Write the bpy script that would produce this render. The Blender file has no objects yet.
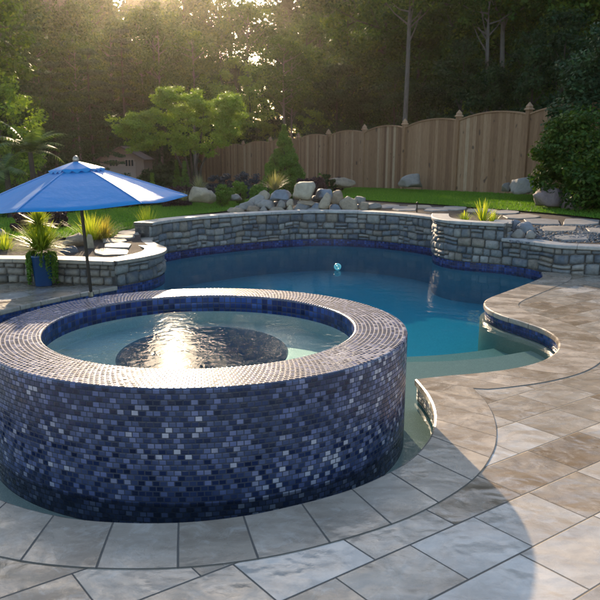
import bpy, bmesh, math, random
import numpy as np
from mathutils import Vector, Matrix, noise
from mathutils.geometry import tessellate_polygon, delaunay_2d_cdt
R_ = math.radians; PI = math.pi
HAZE = .0002
sc = bpy.context.scene
col = sc.collection
random.seed(7)

# ------------------------------------------------------------------ camera geometry (used for laying out the place)
F, CX, CY, HOR, CH = 715.0, 282.5, 317.0, 157.0, 1.6
PITCH = math.atan((CY - HOR) / F)
def ray(px, py):
    dx = (px - CX) / F; u = (CY - py) / F
    return dx, math.cos(PITCH) + u * math.sin(PITCH), -math.sin(PITCH) + u * math.cos(PITCH)
def P(px, py, z=0.0):
    a, b, c = ray(px, py); t = (z - CH) / c
    return (a * t, b * t)
def PD(px, py, D):
    a, b, c = ray(px, py); t = D / b
    return (a * t, D, CH + c * t)

# ------------------------------------------------------------------ object helpers
def tag(o, label=None, cat=None, group=None, kind=None):
    if label: o['label'] = label
    if cat: o['category'] = cat
    if group: o['group'] = group
    if kind: o['kind'] = kind
    return o
def empty(name, loc, label=None, cat=None, group=None, rz=0.0):
    o = bpy.data.objects.new(name, None); col.objects.link(o)
    o.empty_display_size = .1
    o.location = loc; o.rotation_euler = (0, 0, rz)
    return tag(o, label, cat, group)

class MB:
    """collects geometry, builds ONE mesh object"""
    def __init__(s): s.v = []; s.f = []; s.r = []; s.uv = []; s.n = 0; s.mi = []
    def add(s, v, f, r=0.5, uv=None, mi=0):
        v = np.asarray(v, float).reshape(-1, 3)
        s.v.append(v); o = s.n; s.n += len(v)
        s.f.extend([tuple(i + o for i in q) for q in f])
        s.mi.extend([mi] * len(f))
        s.r.append(np.full(len(v), r) if np.isscalar(r) else np.asarray(r, float))
        s.uv.append(np.zeros((len(v), 2)) if uv is None else np.asarray(uv, float))
        return s
    def build(s, name, mat, parent=None, smooth=False, loc=None, world=False):
        me = bpy.data.meshes.new(name)
        V = np.concatenate(s.v) if s.v else np.zeros((0, 3))
        if parent is not None and world:      # coordinates were given in world space
            V = V - np.array(parent.location)
        me.from_pydata(V.tolist(), [], s.f)
        me.update()
        a = me.attributes.new('rnd', 'FLOAT', 'POINT'); a.data.foreach_set('value', np.concatenate(s.r).astype(np.float32))
        uvl = me.uv_layers.new(name='UVMap')
        li = np.zeros(len(me.loops), np.int32); me.loops.foreach_get('vertex_index', li)
        uvl.data.foreach_set('uv', np.concatenate(s.uv)[li].astype(np.float32).ravel())
        mats = mat if isinstance(mat, (list, tuple)) else [mat]
        for m in mats: me.materials.append(m)
        if len(mats) > 1: me.polygons.foreach_set('material_index', np.array(s.mi, np.int32))
        if smooth: me.polygons.foreach_set('use_smooth', [True] * len(me.polygons))
        o = bpy.data.objects.new(name, me); col.objects.link(o)
        if parent is not None: o.parent = parent
        if loc is not None: o.location = loc
        return o

def box(mb, c, s, rz=0.0, r=0.5, bev=0.0, mi=0, rx=0.0, ry=0.0):
    hx, hy, hz = s[0] / 2, s[1] / 2, s[2] / 2
    if bev <= 0:
        v = [(x, y, z) for z in (-hz, hz) for y in (-hy, hy) for x in (-hx, hx)]
        f = [(0, 2, 3, 1), (4, 5, 7, 6), (0, 1, 5, 4), (2, 6, 7, 3), (0, 4, 6, 2), (1, 3, 7, 5)]
    else:
        bm = bmesh.new(); bmesh.ops.create_cube(bm, size=1)
        for q in bm.verts: q.co = Vector((q.co.x * s[0], q.co.y * s[1], q.co.z * s[2]))
        bmesh.ops.bevel(bm, geom=bm.edges[:], offset=bev, segments=2, affect='EDGES', profile=.6)
        bm.verts.index_update()
        v = [tuple(q.co) for q in bm.verts]; f = [tuple(x.index for x in p.verts) for p in bm.faces]; bm.free()
    M = Matrix.Translation(c) @ Matrix.Rotation(rz, 4, 'Z') @ Matrix.Rotation(ry, 4, 'Y') @ Matrix.Rotation(rx, 4, 'X')
    mb.add([tuple(M @ Vector(p)) for p in v], f, r, mi=mi)
def tube(mb, pts, rad, n=8, r=0.5, mi=0):
    pts = [Vector(p) for p in pts]
    if np.isscalar(rad): rad = [rad] * len(pts)
    V = []; up = Vector((0, 0, 1))
    for i, p in enumerate(pts):
        t = (pts[min(i + 1, len(pts) - 1)] - pts[max(i - 1, 0)]).normalized()
        a = t.cross(up)
        if a.length < 1e-3: a = t.cross(Vector((1, 0, 0)))
        a.normalize(); b = t.cross(a)
        for k in range(n):
            th = 2 * PI * k / n
            V.append(tuple(p + (a * math.cos(th) + b * math.sin(th)) * rad[i]))
    f = [(i * n + k, i * n + (k + 1) % n, (i + 1) * n + (k + 1) % n, (i + 1) * n + k) for i in range(len(pts) - 1) for k in range(n)]
    f.append(tuple(range(n))[::-1]); f.append(tuple((len(pts) - 1) * n + k for k in range(n)))
    mb.add(V, f, r, mi=mi)
def lathe(mb, prof, c=(0, 0, 0), n=24, r=0.5, mi=0):
    V = []
    for (rr, z) in prof:
        for k in range(n):
            th = 2 * PI * k / n; V.append((c[0] + rr * math.cos(th), c[1] + rr * math.sin(th), c[2] + z))
    f = [(i * n + k, i * n + (k + 1) % n, (i + 1) * n + (k + 1) % n, (i + 1) * n + k) for i in range(len(prof) - 1) for k in range(n)]
    f.append(tuple(range(n))[::-1]); f.append(tuple((len(prof) - 1) * n + k for k in range(n)))
    mb.add(V, f, r, mi=mi)

# ------------------------------------------------------------------ node helpers
class NT:
    def __init__(s, m):
        s.m = m; m.use_nodes = True; s.nt = m.node_tree; s.nt.nodes.clear()
        s.out = s.N('ShaderNodeOutputMaterial')
    def N(s, t, **k):
        n = s.nt.nodes.new(t)
        for a, b in k.items(): setattr(n, a, b)
        return n
    def L(s, a, b): s.nt.links.new(a, b)
    def setv(s, sock, v):
        if isinstance(v, bpy.types.NodeSocket): s.L(v, sock)
        else:
            if isinstance(v, tuple) and len(v) == 3 and sock.type == 'RGBA': v = (*v, 1)
            sock.default_value = v
    def math(s, op, a, b=0.0, c=None, clamp=False):
        n = s.N('ShaderNodeMath', operation=op, use_clamp=clamp); s.setv(n.inputs[0], a); s.setv(n.inputs[1], b)
        if c is not None: s.setv(n.inputs[2], c)
        return n.outputs[0]
    def mix(s, f, a, b, mode='MIX'):
        n = s.N('ShaderNodeMix', data_type='RGBA', blend_type=mode); s.setv(n.inputs[0], f); s.setv(n.inputs[6], a); s.setv(n.inputs[7], b)
        return n.outputs[2]
    def ramp(s, f, pts, interp='LINEAR'):
        n = s.N('ShaderNodeValToRGB'); cr = n.color_ramp; cr.interpolation = interp
        while len(cr.elements) < len(pts): cr.elements.new(.5)
        for e, (p, c) in zip(cr.elements, pts):
            e.position = p; e.color = (*c, 1) if len(c) == 3 else c
        s.L(f, n.inputs[0]); return n.outputs[0]
    def mapr(s, f, a, b, c=0.0, d=1.0):
        n = s.N('ShaderNodeMapRange'); n.inputs[1].default_value = a; n.inputs[2].default_value = b
        s.setv(n.inputs[3], c); s.setv(n.inputs[4], d); s.L(f, n.inputs[0]); return n.outputs[0]
    def noise(s, scale, detail=3, rough=.55, vec=None, dist=0.0, out=0):
        n = s.N('ShaderNodeTexNoise'); n.inputs['Scale'].default_value = scale; n.inputs['Detail'].default_value = detail
        n.inputs['Roughness'].default_value = rough; n.inputs['Distortion'].default_value = dist
        if vec is not None: s.L(vec, n.inputs['Vector'])
        return n.outputs[out]
    def geo(s): return s.N('ShaderNodeNewGeometry').outputs['Position']
    def objc(s): return s.N('ShaderNodeTexCoord').outputs['Object']
    def attr(s, name='rnd', out='Fac'): return s.N('ShaderNodeAttribute', attribute_name=name).outputs[out]
    def objrnd(s): return s.N('ShaderNodeObjectInfo').outputs['Random']
    def bump(s, h, strength=.3, dist=.01, normal=None):
        n = s.N('ShaderNodeBump'); n.inputs['Strength'].default_value = strength; n.inputs['Distance'].default_value = dist
        s.L(h, n.inputs['Height'])
        if normal is not None: s.L(normal, n.inputs['Normal'])
        return n.outputs[0]
    def pbsdf(s, base, rough=.6, normal=None, **k):
        n = s.N('ShaderNodeBsdfPrincipled'); s.setv(n.inputs['Base Color'], base); s.setv(n.inputs['Roughness'], rough)
        if normal is not None: s.L(normal, n.inputs['Normal'])
        for a, b in k.items(): s.setv(n.inputs[a.replace('_', ' ')], b)
        return n.outputs[0]
    def done(s, sh): s.L(sh, s.out.inputs[0]); return s.m
def mat(name): return NT(bpy.data.materials.new(name))
def stretch(t, vec, sx, sy, sz):
    n = t.N('ShaderNodeMapping'); n.inputs['Scale'].default_value = (sx, sy, sz); t.L(vec, n.inputs['Vector']); return n.outputs[0]

def tiles(t, u, v, w, h, grout, offs=0.0, irr=0.0, rowj=0.0):
    """returns (random colour, mask 0 in the joint 1 on the tile)"""
    vs = t.math('DIVIDE', v, h); row = t.math('FLOOR', vs); fv = t.math('FRACT', vs)
    wn = t.N('ShaderNodeTexWhiteNoise', noise_dimensions='1D'); t.L(row, wn.inputs['W'])
    uu = t.math('DIVIDE', u, w)
    if irr: uu = t.math('MULTIPLY', uu, t.math('MULTIPLY_ADD', wn.outputs[0], irr, 1.0))
    uu = t.math('ADD', uu, t.math('MULTIPLY', wn.outputs[0], 37.0 if rowj else 0.0))
    if offs: uu = t.math('ADD', uu, t.math('MULTIPLY', t.math('MODULO', row, 2.0), offs))
    c = t.math('FLOOR', uu); fu = t.math('FRACT', uu)
    cb = t.N('ShaderNodeCombineXYZ'); t.L(c, cb.inputs[0]); t.L(row, cb.inputs[1])
    w2 = t.N('ShaderNodeTexWhiteNoise', noise_dimensions='2D'); t.L(cb.outputs[0], w2.inputs['Vector'])
    du = t.math('MULTIPLY', t.math('MINIMUM', fu, t.math('SUBTRACT', 1.0, fu)), w)
    dv = t.math('MULTIPLY', t.math('MINIMUM', fv, t.math('SUBTRACT', 1.0, fv)), h)
    d = t.math('MINIMUM', du, dv)
    return w2, t.mapr(d, grout * .5, grout * .5 + grout * .5), d

# ------------------------------------------------------------------ materials
def m_mosaic(name, w, h, grout, light=1.0, dark=False):
    t = mat(name); uv = t.N('ShaderNodeUVMap').outputs[0]
    sp = t.N('ShaderNodeSeparateXYZ'); t.L(uv, sp.inputs[0])
    w2, mask, d = tiles(t, sp.outputs[0], sp.outputs[1], w, h, grout, offs=.5 if h < w else 0.0, rowj=0)
    big = t.noise(2.2, 2, .5, t.geo())
    val = t.math('ADD', w2.outputs[0], t.math('MULTIPLY', t.math('SUBTRACT', big, .5), .9))
    L = light
    if dark:
        pts = [(0, (.006, .012, .05)), (.35, (.01, .025, .12)), (.7, (.02, .05, .2)), (1, (.04, .09, .3))]
    else:
        pts = [(0, (.006 * L, .009 * L, .024 * L)), (.25, (.010 * L, .017 * L, .052 * L)), (.48, (.030 * L, .040 * L, .084 * L)), (.68, (.064 * L, .076 * L, .14 * L)),
               (.84, (.10 * L, .115 * L, .22 * L)), (.94, (.22, .22, .30)), (1, (.42, .40, .46))]
    c = t.ramp(val, pts)
    c = t.mix(t.math('MULTIPLY', t.noise(60, 3, .6, t.geo()), .35), c, (.02, .03, .08))
    base = t.mix(mask, (.035, .04, .06) if dark else ((.12, .12, .15) if 'rim' in name else (.035, .038, .055)), c)
    # every tile is set at its own slight tilt
    sub = t.N('ShaderNodeVectorMath', operation='SUBTRACT'); t.L(w2.outputs[1], sub.inputs[0]); sub.inputs[1].default_value = (.5, .5, .5)
    scl = t.N('ShaderNodeVectorMath', operation='SCALE'); t.L(sub.outputs[0], scl.inputs[0]); scl.inputs['Scale'].default_value = .034 if 'rim' in name else .10
    gn = t.N('ShaderNodeNewGeometry').outputs['Normal']
    ad = t.N('ShaderNodeVectorMath', operation='ADD'); t.L(gn, ad.inputs[0]); t.L(scl.outputs[0], ad.inputs[1])
    nm = t.N('ShaderNodeVectorMath', operation='NORMALIZE'); t.L(ad.outputs[0], nm.inputs[0])
    hgt = t.math('ADD', t.mapr(d, 0, grout * 1.6), t.math('MULTIPLY', t.noise(90, 2, .5, t.geo()), .10 if 'rim' in name else .25))
    nn = t.bump(hgt, .6, .0015, nm.outputs[0])
    rough = t.mapr(mask, 0, 1, .9, t.math('MULTIPLY_ADD', w2.outputs[0], .07 if 'rim' in name else .16, .06 if 'rim' in name else .12))
    return t.done(t.pbsdf(base, rough, nn, Specular_IOR_Level=.45))
M = {}
M['mosaic'] = m_mosaic('mosaic_wall', .037, .0285, .0035, 1.25)
M['mosaic_rim'] = m_mosaic('mosaic_rim', .030, .0262, .0045, 1.15)
M['tileband'] = m_mosaic('waterline_tile', .045, .045, .004, dark=True)

def m_water(name, bumps, absorb, dens, refl=1.0):
    t = mat(name); g = t.geo(); h = None
    for sc_, amp, st in bumps:
        n = t.noise(sc_, 2, .5, stretch(t, g, 1, st, 1), .6)
        n = t.math('MULTIPLY', n, amp); h = n if h is None else t.math('ADD', h, n)
    b = t.bump(h, 1.0, 1.0)
    fr = t.N('ShaderNodeFresnel'); fr.inputs[0].default_value = 1.27; t.L(b, fr.inputs['Normal'])
    gl = t.N('ShaderNodeBsdfGlossy'); gl.inputs['Roughness'].default_value = .035; t.L(b, gl.inputs['Normal'])
    tr = t.N('ShaderNodeBsdfTransparent')
    mx = t.N('ShaderNodeMixShader'); t.L(t.math('MULTIPLY', fr.outputs[0], refl), mx.inputs[0]); t.L(tr.outputs[0], mx.inputs[1]); t.L(gl.outputs[0], mx.inputs[2])
    va = t.N('ShaderNodeVolumeAbsorption'); va.inputs[0].default_value = (*absorb, 1); va.inputs[1].default_value = dens
    t.L(va.outputs[0], t.out.inputs['Volume'])
    return t.done(mx.outputs[0])
M['pool_water'] = m_water('pool_water', [(3.0, .0032, .8), (11, .0022, .7), (1.1, .004, 1), (34, .0002, .8)], (.0, .76, .88), .62, .80)
M['spa_water'] = m_water('spa_water', [(6, .0019, .8), (17, .0014, .7), (2, .0014, 1)], (.25, .78, .80), .8, .40)

def m_plaster(name, a, b):
    t = mat(name); g = t.geo()
    c = t.mix(t.noise(35, 4, .7, g), a, b)
    c = t.mix(t.mapr(t.noise(260, 1, .5, g), .55, .7), c, tuple(x * 1.5 for x in a))
    return t.done(t.pbsdf(c, .7, t.bump(t.noise(150, 2, .5, g), .3, .003)))
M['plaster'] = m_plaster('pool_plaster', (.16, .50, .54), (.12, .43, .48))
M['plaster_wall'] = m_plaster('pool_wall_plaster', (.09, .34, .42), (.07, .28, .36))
M['shelf'] = m_plaster('shelf_plaster', (.44, .42, .31), (.32, .33, .26))
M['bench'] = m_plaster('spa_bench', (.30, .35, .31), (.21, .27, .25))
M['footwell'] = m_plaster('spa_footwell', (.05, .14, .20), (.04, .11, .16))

def m_slab(name, coping=False):
    t = mat(name); g = t.geo()
    if coping:
        uv = t.N('ShaderNodeUVMap').outputs[0]; sp = t.N('ShaderNodeSeparateXYZ'); t.L(uv, sp.inputs[0])
        w2, mask, d = tiles(t, sp.outputs[0], t.math('ADD', sp.outputs[1], .6), .295, 1.3, .005)
        mask = t.math('MULTIPLY', mask, t.mapr(sp.outputs[1], .001, .0022))
    else:
        mp = t.N('ShaderNodeMapping'); mp.inputs['Rotation'].default_value = (0, 0, R_(-36)); t.L(g, mp.inputs['Vector'])
        sp = t.N('ShaderNodeSeparateXYZ'); t.L(mp.outputs[0], sp.inputs[0])
        w2, mask, d = tiles(t, t.math('ADD', sp.outputs[0], 40.13), t.math('ADD', sp.outputs[1], 40.31), .56, .315, .005, irr=.5, rowj=1)
    rgb = t.N('ShaderNodeSeparateColor'); t.L(w2.outputs[1], rgb.inputs[0])
    r1, r2, r3 = rgb.outputs[0], rgb.outputs[1], rgb.outputs[2]
    # each slab reads the noise at its own place
    off = t.N('ShaderNodeVectorMath', operation='SCALE'); t.L(w2.outputs[1], off.inputs[0]); off.inputs['Scale'].default_value = 23.0
    ad = t.N('ShaderNodeVectorMath', operation='ADD'); t.L(g, ad.inputs[0]); t.L(off.outputs[0], ad.inputs[1]); p = ad.outputs[0]
    if coping:
        base = t.ramp(r1, [(0, (.30, .245, .185)), (.5, (.36, .30, .235)), (1, (.41, .345, .275))])
    else:
        base = t.ramp(r1, [(0, (.24, .185, .13)), (.3, (.33, .27, .205)), (.6, (.36, .315, .26)), (.85, (.43, .385, .33)), (1, (.56, .53, .49))])
    cl = t.noise(3.0, 7, .68, stretch(t, p, 1, 1.9, 1), .5)
    base = t.mix(t.mapr(cl, .42, .62), base, t.mix(1.0, base, (.76, .73, .70), 'MULTIPLY'))
    vein = t.mapr(t.noise(9, 6, .75, p, .8), .52, .66)
    base = t.mix(t.math('MULTIPLY', vein, .45), base, (.52, .47, .41))
    fine = t.noise(120, 3, .6, g)
    base = t.mix(t.math('MULTIPLY', fine, .35), base, t.mix(1.0, base, (.55, .53, .5), 'MULTIPLY'))
    base = t.mix(mask, (.085, .075, .065), base)
    wave = t.noise(5.0, 2, .5, p, .25); cleft = t.noise(22, 5, .65, p, .2)
    pit = t.mapr(t.noise(55, 2, .5, g), .64, .70)
    h = t.math('ADD', t.math('MULTIPLY', wave, .015 if not coping else .010), t.math('MULTIPLY', cleft, .0011))
    h = t.math('ADD', h, t.math('MULTIPLY', mask, .004)); h = t.math('ADD', h, t.math('MULTIPLY', fine, .0003))
    rough = t.mapr(t.noise(3.2, 5, .65, p, .6), .42, .60, .07 if not coping else .14, .36 if not coping else .44)
    rough = t.mix(mask, (.8, .8, .8), rough)
    return t.done(t.pbsdf(base, rough, t.bump(h, 1.0, 1.0), Specular_IOR_Level=.55))
M['pavers'] = m_slab('stone_pavers'); M['coping'] = m_slab('stone_coping', True)

def m_rndstone(name, pts, scale=18, rough=.75, cracks=True, joints=0):
    t = mat(name); g = t.geo(); a = t.attr()
    a = t.math('FRACT', t.math('ADD', a, t.objrnd()))
    base = t.ramp(a, pts)
    n = t.noise(scale, 5, .65, g, .6)
    base = t.mix(t.mapr(n, .35, .65), t.mix(1.0, base, (.62, .62, .64), 'MULTIPLY'), base)
    base = t.mix(t.mapr(t.noise(scale * .3, 3, .6, g), .5, .7), base, t.mix(.5, base, (.32, .27, .21)))
    h = t.math('ADD', t.math('MULTIPLY', n, .03 if 'rock' in name else .012), t.math('MULTIPLY', t.noise(scale * 5, 3, .6, g), .002))
    if joints:
        uv = t.N('ShaderNodeUVMap').outputs[0]; sp = t.N('ShaderNodeSeparateXYZ'); t.L(uv, sp.inputs[0])
        w2, mask, d = tiles(t, sp.outputs[0], t.math('ADD', sp.outputs[1], .6), joints, 2.3, .006)
        base = t.mix(t.math('MULTIPLY', w2.outputs[0], .4), base, t.mix(1.0, base, (.7, .7, .7), 'MULTIPLY'))
        base = t.mix(mask, (.10, .09, .08), base); h = t.math('MULTIPLY', h, .25)
    return t.done(t.pbsdf(base, rough, t.bump(h, 1.0, 1.0)))
GR = [(0, (.075, .09, .11)), (.2, (.13, .15, .17)), (.38, (.21, .215, .21)), (.5, (.095, .115, .14)), (.62, (.30, .285, .25)), (.75, (.15, .17, .19)), (.88, (.24, .20, .155)), (1, (.33, .32, .30))]
GW = [(0, (.15, .135, .115)), (.3, (.22, .20, .17)), (.55, (.30, .265, .22)), (.75, (.18, .175, .17)), (1, (.36, .32, .27))]
M['stone_grey'] = m_rndstone('wall_stone_grey', GR)
M['stone_warm'] = m_rndstone('wall_stone_warm', GW)
M['mortar'] = m_rndstone('mortar', [(0, (.075, .07, .065)), (1, (.09, .085, .08))], 40, .9)
M['cap'] = m_rndstone('cap_stone', [(0, (.34, .30, .24)), (1, (.40, .35, .29))], 9, .6, joints=.62)
M['cap_grey'] = m_rndstone('cap_stone_pale', [(0, (.40, .385, .36)), (1, (.45, .43, .40))], 9, .6, joints=.62)
M['rock_tan'] = m_rndstone('rock_tan', [(0, (.23, .16, .10)), (.5, (.32, .245, .165)), (1, (.38, .31, .22))], 7)
M['rock_cream'] = m_rndstone('rock_cream', [(0, (.38, .32, .22)), (1, (.42, .36, .26))], 5)
M['rock_blue'] = m_rndstone('rock_blue', [(0, (.14, .165, .20)), (1, (.20, .225, .26))], 6)
M['rock_grey'] = m_rndstone('rock_grey', [(0, (.21, .19, .165)), (1, (.31, .285, .25))], 5)
M['rock_dark'] = m_rndstone('rock_dark', [(0, (.10, .11, .125)), (1, (.15, .16, .17))], 7)
M['rock_purple'] = m_rndstone('rock_purple', [(0, (.20, .145, .14)), (1, (.27, .20, .19))], 8)
M['flag'] = m_rndstone('flagstone', [(0, (.28, .22, .16)), (.5, (.24, .22, .20)), (1, (.31, .26, .20))], 6, .7)
M['flag_grey'] = m_rndstone('flagstone_grey', [(0, (.20, .195, .19)), (.6, (.30, .28, .255)), (1, (.33, .24, .15))], 6, .7)

def m_simple(name, c, rough=.5, **k):
    t = mat(name); g = t.objc()
    b = t.mix(t.math('MULTIPLY', t.noise(25, 3, .6, g), .4), c, tuple(x * .6 for x in c))
    return t.done(t.pbsdf(b, rough, t.bump(t.noise(60, 2, .5, g), .15, .002), **k))
M['soil'] = None
t = mat('mulch'); g = t.geo()
t_ = t.ramp(t.noise(38, 5, .75, g), [(.3, (.022, .014, .010)), (.55, (.055, .036, .027)), (.75, (.11, .08, .06))])
M['soil'] = t.done(t.pbsdf(t_, .95, t.bump(t.noise(45, 5, .8, g), 1.0, .03)))
t = mat('lawn'); g = t.geo()
c = t.mix(t.mapr(t.noise(1.3, 4, .6, g), .35, .65), (.085, .205, .018), (.12, .26, .024))
c = t.mix(t.mapr(t.noise(60, 3, .7, stretch(t, g, 1, .5, 1)), .35, .7), t.mix(1.0, c, (.45, .5, .4), 'MULTIPLY'), c)
M['lawn'] = t.done(t.pbsdf(c, .9, t.bump(t.noise(90, 3, .7, g), 1.0, .03), Specular_IOR_Level=.1))

def m_leaf(name, pts, trans=.35, rough=.55, objv=.25, spec=.3):
    t = mat(name); a = t.attr()
    v = t.math('ADD', a, t.math('MULTIPLY', t.math('SUBTRACT', t.objrnd(), .5), objv), clamp=True)
    c = t.ramp(v, pts)
    p = t.pbsdf(c, rough, None, Specular_IOR_Level=spec)
    tb = t.N('ShaderNodeBsdfTranslucent'); t.L(t.mix(1.0, c, (1.35, 1.25, .35), 'MULTIPLY'), tb.inputs[0])
    mx = t.N('ShaderNodeMixShader'); mx.inputs[0].default_value = trans; t.L(p, mx.inputs[1]); t.L(tb.outputs[0], mx.inputs[2])
    return t.done(mx.outputs[0])
M['leaf'] = m_leaf('leaf_broad', [(0, (.016, .042, .008)), (.5, (.038, .088, .014)), (1, (.11, .155, .020))], .34, .6, .3, .15)
M['leaf_dark'] = m_leaf('leaf_dark', [(0, (.010, .028, .012)), (.5, (.020, .050, .018)), (1, (.035, .075, .022))], .3, .6, .25, .15)
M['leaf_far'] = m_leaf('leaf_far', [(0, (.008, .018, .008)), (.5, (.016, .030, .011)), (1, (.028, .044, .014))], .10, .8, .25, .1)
M['leaf_lime'] = m_leaf('leaf_lime', [(0, (.09, .17, .025)), (.5, (.17, .28, .04)), (1, (.26, .37, .06))], .45)
M['needle'] = m_leaf('needle', [(0, (.012, .035, .016)), (.5, (.024, .058, .024)), (1, (.045, .09, .03))], .2, .6, .25, .15)
M['cone'] = m_leaf('cone_shrub', [(0, (.035, .085, .014)), (.5, (.06, .14, .02)), (1, (.09, .19, .03))], .25)
M['boxwood'] = m_leaf('boxwood_leaf', [(0, (.05, .12, .014)), (.5, (.09, .19, .022)), (1, (.14, .26, .035))], .3)
M['plum'] = m_leaf('plum_leaf', [(0, (.022, .012, .018)), (.5, (.045, .024, .034)), (1, (.08, .045, .055))], .25)
M['blueleaf'] = m_leaf('blue_leaf', [(0, (.02, .03, .045)), (.5, (.04, .055, .08)), (1, (.07, .09, .12))], .2)
M['spike'] = m_leaf('spike_leaf', [(0, (.12, .20, .02)), (.45, (.32, .42, .04)), (1, (.62, .62, .09))], .45, .45)
M['reed'] = m_leaf('reed_blade', [(0, (.20, .17, .05)), (.5, (.36, .30, .08)), (1, (.50, .42, .15))], .45)
M['silver'] = m_leaf('silver_blade', [(0, (.16, .17, .10)), (.5, (.27, .27, .17)), (1, (.38, .36, .25))], .35)
M['frond'] = m_leaf('frond', [(0, (.04, .09, .035)), (.5, (.08, .15, .055)), (1, (.14, .22, .09))], .4)
M['blade'] = m_leaf('grass_blade', [(0, (.07, .165, .016)), (.5, (.11, .24, .022)), (1, (.16, .29, .032))], .35, objv=0)
t = mat('bark'); g = t.geo()
n = t.noise(9, 5, .7, stretch(t, g, 3, 3, .5))
M['bark'] = t.done(t.pbsdf(t.ramp(n, [(.3, (.022, .018, .014)), (.6, (.055, .046, .037)), (.8, (.10, .085, .07))]), .9, t.bump(n, .9, .03)))
t = mat('bark_pale'); g = t.geo()
n = t.noise(9, 5, .7, stretch(t, g, 3, 3, .5))
M['bark_pale'] = t.done(t.pbsdf(t.ramp(n, [(.3, (.07, .06, .052)), (.6, (.14, .12, .105)), (.8, (.20, .175, .155))]), .9, t.bump(n, .9, .03)))
# fence wood: 'rnd' picks each board's tone
t = mat('cedar'); g = t.geo(); a = t.attr()
gr = t.noise(14, 5, .65, stretch(t, g, 4, 4, .35), .8)
c = t.ramp(a, [(0, (.20, .10, .05)), (.35, (.31, .175, .09)), (.7, (.40, .24, .135)), (1, (.50, .36, .23))])
c = t.mix(t.mapr(gr, .35, .7), t.mix(1.0, c, (.62, .58, .55), 'MULTIPLY'), c)
kn = t.mapr(t.noise(3.3, 1, .5, stretch(t, g, 1.8, 1.8, 1.0)), .70, .74)
c = t.mix(t.math('MULTIPLY', kn, .8), c, (.06, .035, .022))
M['cedar'] = t.done(t.pbsdf(c, .8, t.bump(gr, .5, .006)))
t = mat('canvas'); g = t.objc()
c = t.mix(t.noise(4, 3, .6, g), (.0, .27, .62), (.0, .31, .70))
wv = t.noise(400, 1, .5, g)
p = t.pbsdf(c, .42, t.bump(t.math('ADD', t.math('MULTIPLY', wv, .0004), t.math('MULTIPLY', t.noise(5, 4, .55, g), .016)), 1.0, 1.0), Specular_IOR_Level=.5, Sheen_Weight=.15, Sheen_Roughness=.35, Coat_Weight=.3, Coat_Roughness=.5)
tb = t.N('ShaderNodeBsdfTranslucent'); tb.inputs[0].default_value = (.01, .30, .85, 1)
mx = t.N('ShaderNodeMixShader'); mx.inputs[0].default_value = .35; t.L(p, mx.inputs[1]); t.L(tb.outputs[0], mx.inputs[2])
M['canvas'] = t.done(mx.outputs[0])
M['piping'] = m_simple('canvas_piping', (.25, .40, .70), .7)
M['dark_metal'] = m_simple('bronze_metal', (.022, .016, .013), .35, Metallic=.4)
M['brass'] = m_simple('finial_metal', (.35, .30, .24), .3, Metallic=.8)
M['pot'] = m_simple('blue_glaze', (.005, .055, .17), .18, Coat_Weight=.5)
M['shed'] = m_simple('shed_siding', (.26, .165, .12), .8)
M['shed_trim'] = m_simple('shed_trim', (.33, .23, .18), .7)
M['shed_roof'] = m_simple('shed_roof', (.16, .10, .075), .85)
M['glass_dark'] = m_simple('window_glass', (.015, .018, .018), .08)
M['float'] = m_simple('float_plastic', (.25, .75, .75), .2, Coat_Weight=.5)

# ------------------------------------------------------------------ paths
def catmull(pts, n=8, closed=False):
    P_ = [Vector((*p, 0)) if len(p) == 2 else Vector(p) for p in pts]; out = []
    m = len(P_)
    for i in range(m if closed else m - 1):
        if closed: a, b, c, d = P_[(i - 1) % m], P_[i], P_[(i + 1) % m], P_[(i + 2) % m]
        else: a, b, c, d = P_[max(i - 1, 0)], P_[i], P_[i + 1], P_[min(i + 2, m - 1)]
        for k in range(n):
            u = k / n
            out.append(.5 * ((2 * b) + (c - a) * u + (2 * a - 5 * b + 4 * c - d) * u * u + (3 * b - a - 3 * c + d) * u ** 3))
    if not closed: out.append(P_[-1])
    return out
def resample(pts, step=None, n=None):
    pts = [Vector(p) for p in pts]
    s = [0.0]
    for a, b in zip(pts, pts[1:]): s.append(s[-1] + (b - a).length)
    if n is None: n = max(2, int(round(s[-1] / step)) + 1)
    out = []; j = 0
    for k in range(n):
        q = s[-1] * k / (n - 1)
        while j < len(s) - 2 and s[j + 1] < q: j += 1
        d = s[j + 1] - s[j]; u = 0 if d < 1e-9 else (q - s[j]) / d
        out.append(pts[j].lerp(pts[j + 1], u))
    return out, s[-1]
def normals2d(pts, closed=False):
    n = len(pts); out = []
    for i in range(n):
        a = pts[(i - 1) % n] if closed else pts[max(i - 1, 0)]; b = pts[(i + 1) % n] if closed else pts[min(i + 1, n - 1)]
        t = (b - a); t.z = 0; t.normalize(); out.append(Vector((t.y, -t.x, 0)))     # right-hand side of travel
    return out

SX, SY = -.545, 4.669                      # spa centre
def ringpt(deg, r=1.735): return (SX + r * math.cos(R_(deg)), SY + r * math.sin(R_(deg)))
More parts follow.
